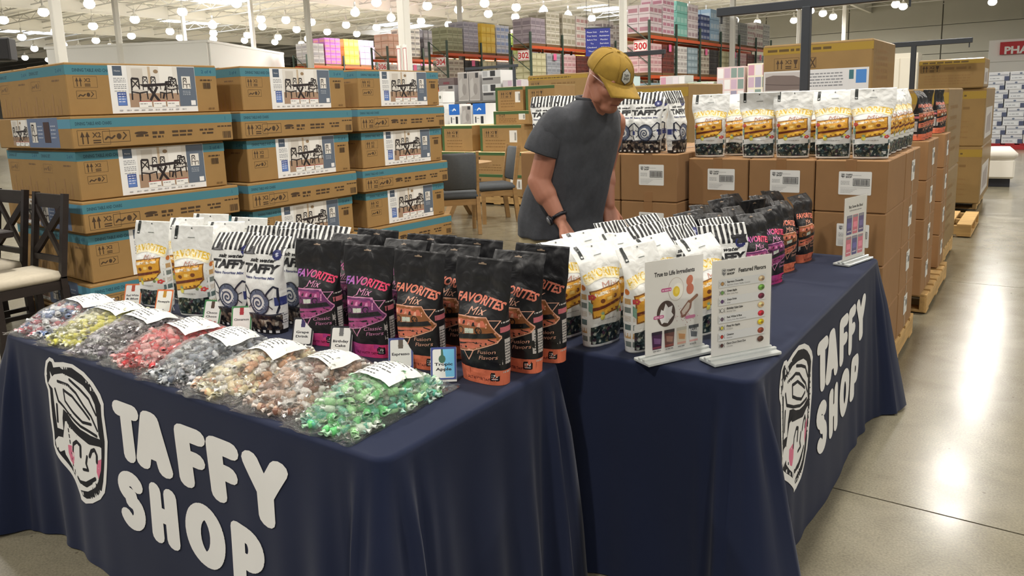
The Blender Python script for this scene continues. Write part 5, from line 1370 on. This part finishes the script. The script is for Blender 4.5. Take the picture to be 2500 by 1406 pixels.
# hanging black loudspeakers
for px,d,z,s,lab in((283,17,3.95,(.42,.34,.36),'black loudspeaker hanging over the dining cartons by the white column'),(10,14,2.42,(.45,.3,.34),'black monitor cabinet on a pole beyond the dining cartons')):
    x,y=polar(px,d); t=empty('hanging_speaker',(x,y,0)); tag(t,lab,'speaker'); t.rotation_euler.z=math.radians(50)
    box('cabinet',s,mat('speaker_black',(22,22,24),.6),t,(0,0,z),bev=.02); box('grille',(s[0]*.85,.01,s[2]*.85),mat('grille_dark',(36,36,38),.8),t,(0,-s[1]/2-.003,z+s[2]*.07))
    tube('hanger_pole',[(0,0,z+s[2]-.02),(0,0,8.25)],.02,dk,t,6)
# ================================================================ far right: paper cartons, pharmacy sign, ottoman
ream=mat('ream_white',(182,184,188),.6)
RB=None
rp=empty('red_pallet',(-.45,23.2,0)); tag(rp,'red pallet under the white and navy paper cartons','pallet')
for k in range(7): box('deck_board',(.2,1.1,.03),mat('pallet_red',(150,24,30),.6),rp,(-.9+k*.3,0,.12))
for k in range(3): box('stringer',(2.0,.08,.12),MATS['pallet_red'],rp,(0,-.5+k*.5,0))
for k in range(8):
    for c in range(4):
        off=.22 if k%2 else 0
        x=-1.18+c*.46+off*.4; z=.152+k*.222
        if RB is None:
            RB=empty('paper_carton'); box('carton_body',(.44,.5,.215),ream,RB,bev=.005)
            P=Print(); P.rect(.02,.03,.30,.10,(190,194,198)); P.rect(.34,0,.44,.11,(62,70,96)); P.rect(.02,.13,.42,.15,(120,126,136)); P.ell(.22,.17,.03,.022,(90,100,120),10); P.scribble(.04,.05,.2,.02,(130,134,140),1)
            P.build('front_print',lambda u,v,h:(u-.22,-.25-h,v),[ink('ink_matte',.6)],RB,eps=.00002); o=RB
        else: o=dup(RB)
        o.location=(x,22.95,z); tag(o,'white and navy carton in the high wall of paper on red pallet','carton','paper cartons on the red pallet')
t=empty('pharmacy_sign',(-1.0,47,0)); tag(t,'red sign with white letters reading PHARMACY on white fascia','sign')
box('sign_board',(3.3,.2,.62),mat('sign_red',(190,20,36),.5),t,(.35,0,3.25)); box('fascia',(8,.15,1.1),mat('sign_white',(236,236,232),.5),t,(2.2,.2,2.9)); box('counter_wall',(8,.2,2.9),mat('room_white',(226,225,220),.7),t,(2.2,.3,0))
P=Print(); P.text('PHARMACY',.35,3.28,.36,(240,240,238),align='c',bold=.04,wd=2.9); P.build('sign_letters',lambda u,v,h:(u,-.101-h,v),[ink('ink_matte',.6)],t,eps=.00005)
t=empty('ottoman',(-.72,14.3,0),.1); tag(t,'off-white upholstered ottoman on dark plinth beyond the sofa cartons','ottoman')
ow=mat('ottoman_cloth',(226,222,212),.9); bm=bmesh.new(); add_box(bm,0,0,.28,.62,.9,.30,bev=.03); bm_obj('base_block',bm,ow,t); bm=bmesh.new(); add_box(bm,0,0,.50,.68,.96,.16,bev=.06); bm_obj('seat_cushion',bm,ow,t,smooth=True); box('plinth',(.52,.8,.13),mat('plinth_dark',(26,26,34),.6),t)
t=empty('white_cabinet',(-5.2,36,0)); tag(t,'tall pale cabinet wall beyond the charcoal sign frame','cabinet')
box('cabinet_body',(1.3,1.2,3.1),mat('cab_cream',(222,216,200),.6),t); box('door_panel',(.6,.03,2.7),MATS['cab_cream'],t,(-.32,-.61,.2)); box('door_panel',(.6,.03,2.7),MATS['cab_cream'],t,(.32,-.61,.2))
# paper litter at the foot of the left cloth
bm=bmesh.new(); 
for a,b,c,d in(((-3.32,1.02,.004),(-3.18,.99,.006),(-3.14,1.10,.05),(-3.27,1.12,.02)),): bm.faces.new([bm.verts.new(v) for v in(a,b,c,d)])
o=bm_obj('paper_bag',bm,mat('paper',(238,237,232),.7)); tag(o,'crumpled white paper lying on floor by the sweet bag table','paper')
sm=o.modifiers.new('s','SOLIDIFY'); sm.thickness=.004
# ================================================================ the man behind the tables
def cap_bm(bm,p,q,r1,r2,n=12):
    p,q=Vector(p),Vector(q); t=(q-p).normalized(); L=(q-p).length
    up=Vector((0,0,1)) if abs(t.z)<.9 else Vector((1,0,0))
    a=t.cross(up).normalized(); b=t.cross(a); rings=[]
    for k in range(1,5): ph=-PI/2+k*PI/8; rings.append((p+t*(r1*math.sin(ph)),r1*math.cos(ph)))
    for k in range(0,4): ph=k*PI/8; rings.append((q+t*(r2*math.sin(ph)),r2*math.cos(ph)))
    R=[[bm.verts.new(c+(a*math.cos(2*PI*k/n)+b*math.sin(2*PI*k/n))*r) for k in range(n)] for c,r in rings]
    for A,B in zip(R,R[1:]):
        for k in range(n): bm.faces.new((A[k],A[(k+1)%n],B[(k+1)%n],B[k]))
    for ring,c in((R[0][::-1],p-t*r1),(R[-1],q+t*r2)):
        v=bm.verts.new(c)
        for k in range(n): bm.faces.new((ring[k],ring[(k+1)%n],v))
def chain_bm(bm,pts,rs):
    for i in range(len(pts)-1): cap_bm(bm,pts[i],pts[i+1],rs[i],rs[i+1])
def ell_bm(bm,M,rx,ry,rz,c=(0,0,0),n=16):
    r=bmesh.ops.create_uvsphere(bm,u_segments=n,v_segments=n//2+2,radius=1)
    for v in r['verts']: v.co=M@Vector((c[0]+v.co.x*rx,c[1]+v.co.y*ry,c[2]+v.co.z*rz))
def loft_bm(bm,levels,n=28):
    """levels: (x centre, z, half depth, half width)"""
    R=[[bm.verts.new((cx+d*math.copysign(abs(math.cos(2*PI*k/n))**.85,math.cos(2*PI*k/n)),w_*math.copysign(abs(math.sin(2*PI*k/n))**.85,math.sin(2*PI*k/n)),z)) for k in range(n)] for cx,z,d,w_ in levels]
    for A,B in zip(R,R[1:]):
        for k in range(n): bm.faces.new((A[k],A[(k+1)%n],B[(k+1)%n],B[k]))
    bm.faces.new(R[0][::-1]); bm.faces.new(R[-1])
def remesh(name,bm,voxel,smooth_it,m,parent,disp=0,dseed=0):
    bmesh.ops.recalc_face_normals(bm,faces=bm.faces[:])
    me=bpy.data.meshes.new('tmp'); bm.to_mesh(me); bm.free()
    o=bpy.data.objects.new('tmp',me); S.collection.objects.link(o)
    r=o.modifiers.new('r','REMESH'); r.mode='VOXEL'; r.voxel_size=voxel
    s_=o.modifiers.new('s','SMOOTH'); s_.iterations=smooth_it; s_.factor=.5
    dg=bpy.context.evaluated_depsgraph_get(); dg.update()
    m2=bpy.data.meshes.new_from_object(o.evaluated_get(dg)); m2.name=name
    bpy.data.objects.remove(o); bpy.data.meshes.remove(me)
    if disp:
        for v in m2.vertices: v.co+=v.normal*disp*(noise.noise(Vector((v.co.x*9,v.co.y*9,v.co.z*5+dseed)))+.6*noise.noise(Vector((v.co.x*22,v.co.y*22,v.co.z*9+dseed))))
    m2.materials.clear(); m2.materials.append(m)
    m2.polygons.foreach_set('use_smooth',[True]*len(m2.polygons))
    q=bpy.data.objects.new(name,m2); link(q,parent); return q
def build_man():
    man=empty('person',(-1.76,2.85,0),math.radians(-14.6))
    tag(man,'man in mustard cap, glasses and grey T-shirt bending over the table','person')
    skin=mat('skin',(176,118,94),.55,var=.10,vs=14)
    HC=Vector((.298,0,1.600)); Mh=Matrix.Translation(HC)@Matrix.Rotation(math.radians(33),4,'Y')@Matrix.Rotation(math.radians(-6),4,'Z')
    H=lambda x,y,z:Mh@Vector((x,y,z))
    bm=bmesh.new()
    # head
    ell_bm(bm,Mh,.094,.074,.080,(-.006,0,.012)); ell_bm(bm,Mh,.068,.064,.085,(.030,0,-.035)); ell_bm(bm,Mh,.034,.042,.026,(.068,0,-.096))
    for sy in(-1,1):
        ell_bm(bm,Mh,.030,.030,.026,(.062,sy*.036,-.028)); cap_bm(bm,H(.045,sy*.058,-.075),H(-.012,sy*.066,-.030),.018,.018)
        # ears
        ell_bm(bm,Mh,.020,.009,.034,(-.008,sy*.078,-.006),12); ell_bm(bm,Mh,.012,.009,.014,(-.002,sy*.077,-.034),10)
    cap_bm(bm,H(.086,0,.012),H(.110,0,-.030),.010,.015); ell_bm(bm,Mh,.012,.020,.010,(.104,0,-.034),10)
    cap_bm(bm,H(.078,-.045,.022),H(.078,.045,.022),.014,.014)
    cap_bm(bm,H(.088,-.020,-.066),H(.088,.020,-.066),.009,.009); cap_bm(bm,H(.084,-.018,-.078),H(.084,.018,-.078),.009,.009)
    # neck and trunk
    chain_bm(bm,[H(-.030,0,-.03),(.225,0,1.50),(.165,0,1.42)],[.060,.062,.075]); cap_bm(bm,H(.010,0,-.06),(.215,0,1.46),.045,.05)
    loft_bm(bm,[(.0,.90,.10,.14),(.03,1.1,.11,.145),(.11,1.3,.10,.15),(.16,1.43,.06,.12)])
    # arms and hands
    def hand(wr,dirv,curl,side):
        d=Vector(dirv).normalized(); lat=d.cross(Vector((0,0,1))).normalized(); nrm=lat.cross(d)
        wr=Vector(wr); pal=wr+d*.085
        for k in range(4):
            o=lat*((k-1.5)*.021)
            cap_bm(bm,wr+d*.01+o*.6,pal+o,.017,.0135,8)
            L=(.036,.042,.040,.030)[k]; a=pal+o; b=a+(d*math.cos(curl)-nrm*math.sin(curl))*L; c=b+(d*math.cos(curl*2.2)-nrm*math.sin(curl*2.2))*L*.8
            cap_bm(bm,a,b,.0095,.0088,8); cap_bm(bm,b,c,.0088,.0078,8)
        th=wr+d*.025+lat*side*.030
        t1=th+(d*.7+lat*side*.6-nrm*.3)*.042; t2=t1+(d*.95+lat*side*.1-nrm*.4)*.032
        cap_bm(bm,wr+d*.012+lat*side*.012,th,.017,.014,8); cap_bm(bm,th,t1,.0125,.0105,8); cap_bm(bm,t1,t2,.0105,.0085,8)
    chain_bm(bm,[(.15,-.160,1.42),(.095,-.210,1.185),(.195,-.195,1.035)],[.056,.047,.030]); cap_bm(bm,(.095,-.215,1.185),(.13,-.208,1.13),.047,.048)
    hand((.20,-.194,1.025),(.45,.25,-.75),.35,1)
    chain_bm(bm,[(.15,.19,1.41),(.035,.255,1.20),(.105,.20,1.04)],[.056,.046,.030]); cap_bm(bm,(.035,.255,1.20),(.06,.235,1.14),.046,.046)
    hand((.108,.198,1.03),(.4,-.15,-.8),.35,-1)
    # legs (inside the trousers) down to the feet
    for sy in(-1,1): chain_bm(bm,[(-.02,sy*.095,.92),(.0,sy*.10,.50),(-.04,sy*.105,.09)],[.085,.055,.04])
    body=remesh('body',bm,.0055,3,skin,man)
    # face details
    ey=mat('eye_white',(226,222,216),.3); 
    for sy in(-1,1):
        bm=bmesh.new(); ell_bm(bm,Mh,.011,.014,.009,(.082,sy*.033,-.002),10); bm_obj('eye',bm,ey,man,smooth=True)
        bm=bmesh.new(); ell_bm(bm,Mh,.004,.006,.006,(.092,sy*.033,-.003),8); bm_obj('iris',bm,mat('iris_dark',(50,40,34),.3),man,smooth=True)
    bm=bmesh.new(); cap_bm(bm,H(.0965,-.020,-.072),H(.0965,.020,-.072),.0022,.0022,6); bm_obj('mouth_line',bm,mat('lip_dark',(140,78,70),.6),man)
    # shirt
    shirt=mat('shirt_grey',(72,74,79),.92,var=.10,vs=60,bump=.15,bs=300)
    bm=bmesh.new()
    loft_bm(bm,[(.0,.925,.160,.205),(.0,1.0,.160,.202),(.035,1.1,.152,.196),(.078,1.2,.142,.194),(.118,1.3,.132,.190),(.145,1.37,.122,.190),(.158,1.435,.108,.176),(.182,1.485,.088,.125),(.198,1.508,.074,.090),(.205,1.520,.067,.074)])
    for sy in(-1,1):
        if sy<0: chain_bm(bm,[(.150,-.148,1.428),(.135,-.172,1.392)],[.070,.070])
        else: chain_bm(bm,[(.150,.148,1.428),(.125,.175,1.392)],[.070,.070])
    sh=remesh('t_shirt',bm,.009,6,shirt,man,.010,3)
    for sy,P_ in((-1,[(.142,-.160,1.41),(.128,-.184,1.372),(.115,-.199,1.335),(.106,-.208,1.300)]),(1,[(.135,.162,1.41),(.10,.196,1.372),(.078,.218,1.335),(.064,.232,1.300)])):
        bm=bmesh.new(); pts=[Vector(p) for p in P_]; R=[]; n=28
        for i,p in enumerate(pts):
            t_=(pts[min(i+1,3)]-pts[max(i-1,0)]).normalized(); a=t_.cross(Vector((0,1,0))).normalized(); b=t_.cross(a)
            R.append([bm.verts.new(p+(a*math.cos(2*PI*k/n)+b*math.sin(2*PI*k/n))*((.068,.072,.074,.075)[i]+.003*math.sin(k*2.1+i*1.3))) for k in range(n)])
        for A,B in zip(R,R[1:]):
            for k in range(n): bm.faces.new((A[k],A[(k+1)%n],B[(k+1)%n],B[k]))
        o=bm_obj('sleeve',bm,shirt,man,smooth=True); so=o.modifiers.new('s','SOLIDIFY'); so.thickness=.004; sb=o.modifiers.new('b','SUBSURF'); sb.levels=1; sb.render_levels=1
    bm=bmesh.new()
    n=24
    pts=[Vector((.206+.062*math.cos(2*PI*k/n),.069*math.sin(2*PI*k/n),1.518-.010*math.cos(2*PI*k/n))) for k in range(n+1)]
    tube_bm(bm,pts,.0085,6,cap=False); bm_obj('collar',bm,mat('collar_dark',(64,66,70),.9),man,smooth=True)
    # trousers
    kh=mat('khaki',(168,154,118),.85,var=.06,vs=20)
    bm=bmesh.new(); loft_bm(bm,[(-.02,.80,.145,.185),(-.005,.95,.15,.192),(0,1.0,.14,.185)])
    for sy in(-1,1): chain_bm(bm,[(-.02,sy*.092,.86),(.0,sy*.10,.50),(-.03,sy*.105,.08)],[.108,.088,.075])
    remesh('trousers',bm,.012,4,kh,man,.008,9)
    for sy in(-1,1):
        bm=bmesh.new(); ell_bm(bm,Matrix.Identity(4),.145,.050,.055,(.02,sy*.105,.050)); 
        for v in bm.verts: v.co.z=max(.004,v.co.z)
        bm_obj('shoe',bm,mat('shoe_dark',(60,56,54),.6),man,smooth=True)
    # cap
    must=mat('cap_mustard',(158,126,48),.9,var=.12,vs=30,bump=.12,bs=400)
    bm=bmesh.new(); n=28; R=[]
    for j in range(11):
        ph=PI/2*j/10; zz=math.sin(ph); rr_=math.cos(ph)**.72
        R.append([bm.verts.new(H(-.006+.112*rr_*math.cos(2*PI*k/n),.089*rr_*math.sin(2*PI*k/n),.018+.092*zz)) for k in range(n)])
    for A,B in zip(R,R[1:]):
        for k in range(n): bm.faces.new((A[k],A[(k+1)%n],B[(k+1)%n],B[k]))
    c1=bm_obj('cap_crown',bm,must,man,smooth=True); so=c1.modifiers.new('s','SOLIDIFY'); so.thickness=.003
    bm=bmesh.new(); G=[]
    for j in range(9):
        s_=j/8
        row=[]
        for k in range(17):
            a=-1+2*k/16
            yy=.086*a*(1-.12*s_); x0=-.006+.112*math.sqrt(max(0,1-(yy/.089)**2)); x1=.190-.055*a*a
            row.append(bm.verts.new(H(x0+(max(x1,x0)-x0)*s_-.004,yy,.024-.012*s_-.030*a*a*s_)))
        G.append(row)
    for A,B in zip(G,G[1:]):
        for k in range(16): bm.faces.new((A[k],A[k+1],B[k+1],B[k]))
    c2=bm_obj('cap_brim',bm,must,man,smooth=True); so=c2.modifiers.new('s','SOLIDIFY'); so.thickness=.0035; so.offset=0
    bm=bmesh.new(); ell_bm(bm,Mh,.007,.007,.005,(-.006,0,.111),8); bm_obj('cap_button',bm,must,man)
    for k in range(6):
        a=k*PI/3+PI/6; tube('cap_seam',[H(-.006+.1130*math.cos(PI/2*j/8)**.72*math.cos(a),.0900*math.cos(PI/2*j/8)**.72*math.sin(a),.019+.0925*math.sin(PI/2*j/8)) for j in range(8)],.0012,must,man,5)
    # badge on the cap
    def crown(u,v,h):
        zz=min(.98,max(0,v/.092)); rr_=math.cos(math.asin(zz))**.72; a=u/.10; r=1+h/.1
        return H(-.006+.112*rr_*math.cos(a)*r,.089*rr_*math.sin(a)*r,.018+v)
    P=Print(); hexa=lambda s_:[(s_*.026*math.cos(k*PI/3+PI/6)*.95,.040+s_*.026*math.sin(k*PI/3+PI/6)) for k in range(6)]
    P.poly(hexa(1.12),(44,44,44)); P.poly(hexa(1),(190,190,182)); P.text('TAFFY',0,.041,.009,(44,44,48),align='c',bold=.04,wd=.030); P.text('SHOP',0,.030,.009,(44,44,48),align='c',bold=.04,wd=.028)
    P.build('cap_badge',lambda u,v,h:crown(u-.012,v,h+.004),[ink('ink_matte',.6)],man,grid=(frange(-.03,.03,5),frange(.01,.07,5)))
    # glasses
    gp=mat('glasses_frame',(206,176,176),.3,coat=.5)
    for sy in(-1,1):
        tube('temple_arm',[H(-.018,sy*.084,.004),H(.03,sy*.083,.006),H(.092,sy*.072,.004)],.0022,gp,man,6)
        tube('lens_rim',[H(.098-.004*abs(math.sin(a)),sy*(.036+.026*math.cos(a)),-.003+.018*math.sin(a)) for a in np.linspace(0,2*PI,17)],.0018,gp,man,5)
    tube('bridge',[H(.099,-.011,.002),H(.102,0,.005),H(.099,.011,.002)],.0018,gp,man,5)
    # watch
    wr=Vector((.190,-.196,1.043)); ax=Vector((.10,.02,-.15)).normalized()
    a=ax.cross(Vector((0,0,1))).normalized(); b=ax.cross(a)
    wm_=mat('watch_dark',(40,40,46),.35,metal=.4)
    tube('watch_strap',[wr+(a*math.cos(t_)+b*math.sin(t_))*.034 for t_ in np.linspace(0,2*PI,15)],.008,wm_,man,6)
    d=(-b*.6-a*.8).normalized()
    if d.y>0: d=-d
    tube('watch_case',[wr+d*.034,wr+d*.046],.021,wm_,man,14); tube('watch_dial',[wr+d*.046,wr+d*.0475],.017,mat('dial_silver',(150,152,158),.3,metal=.5),man,14)
build_man()
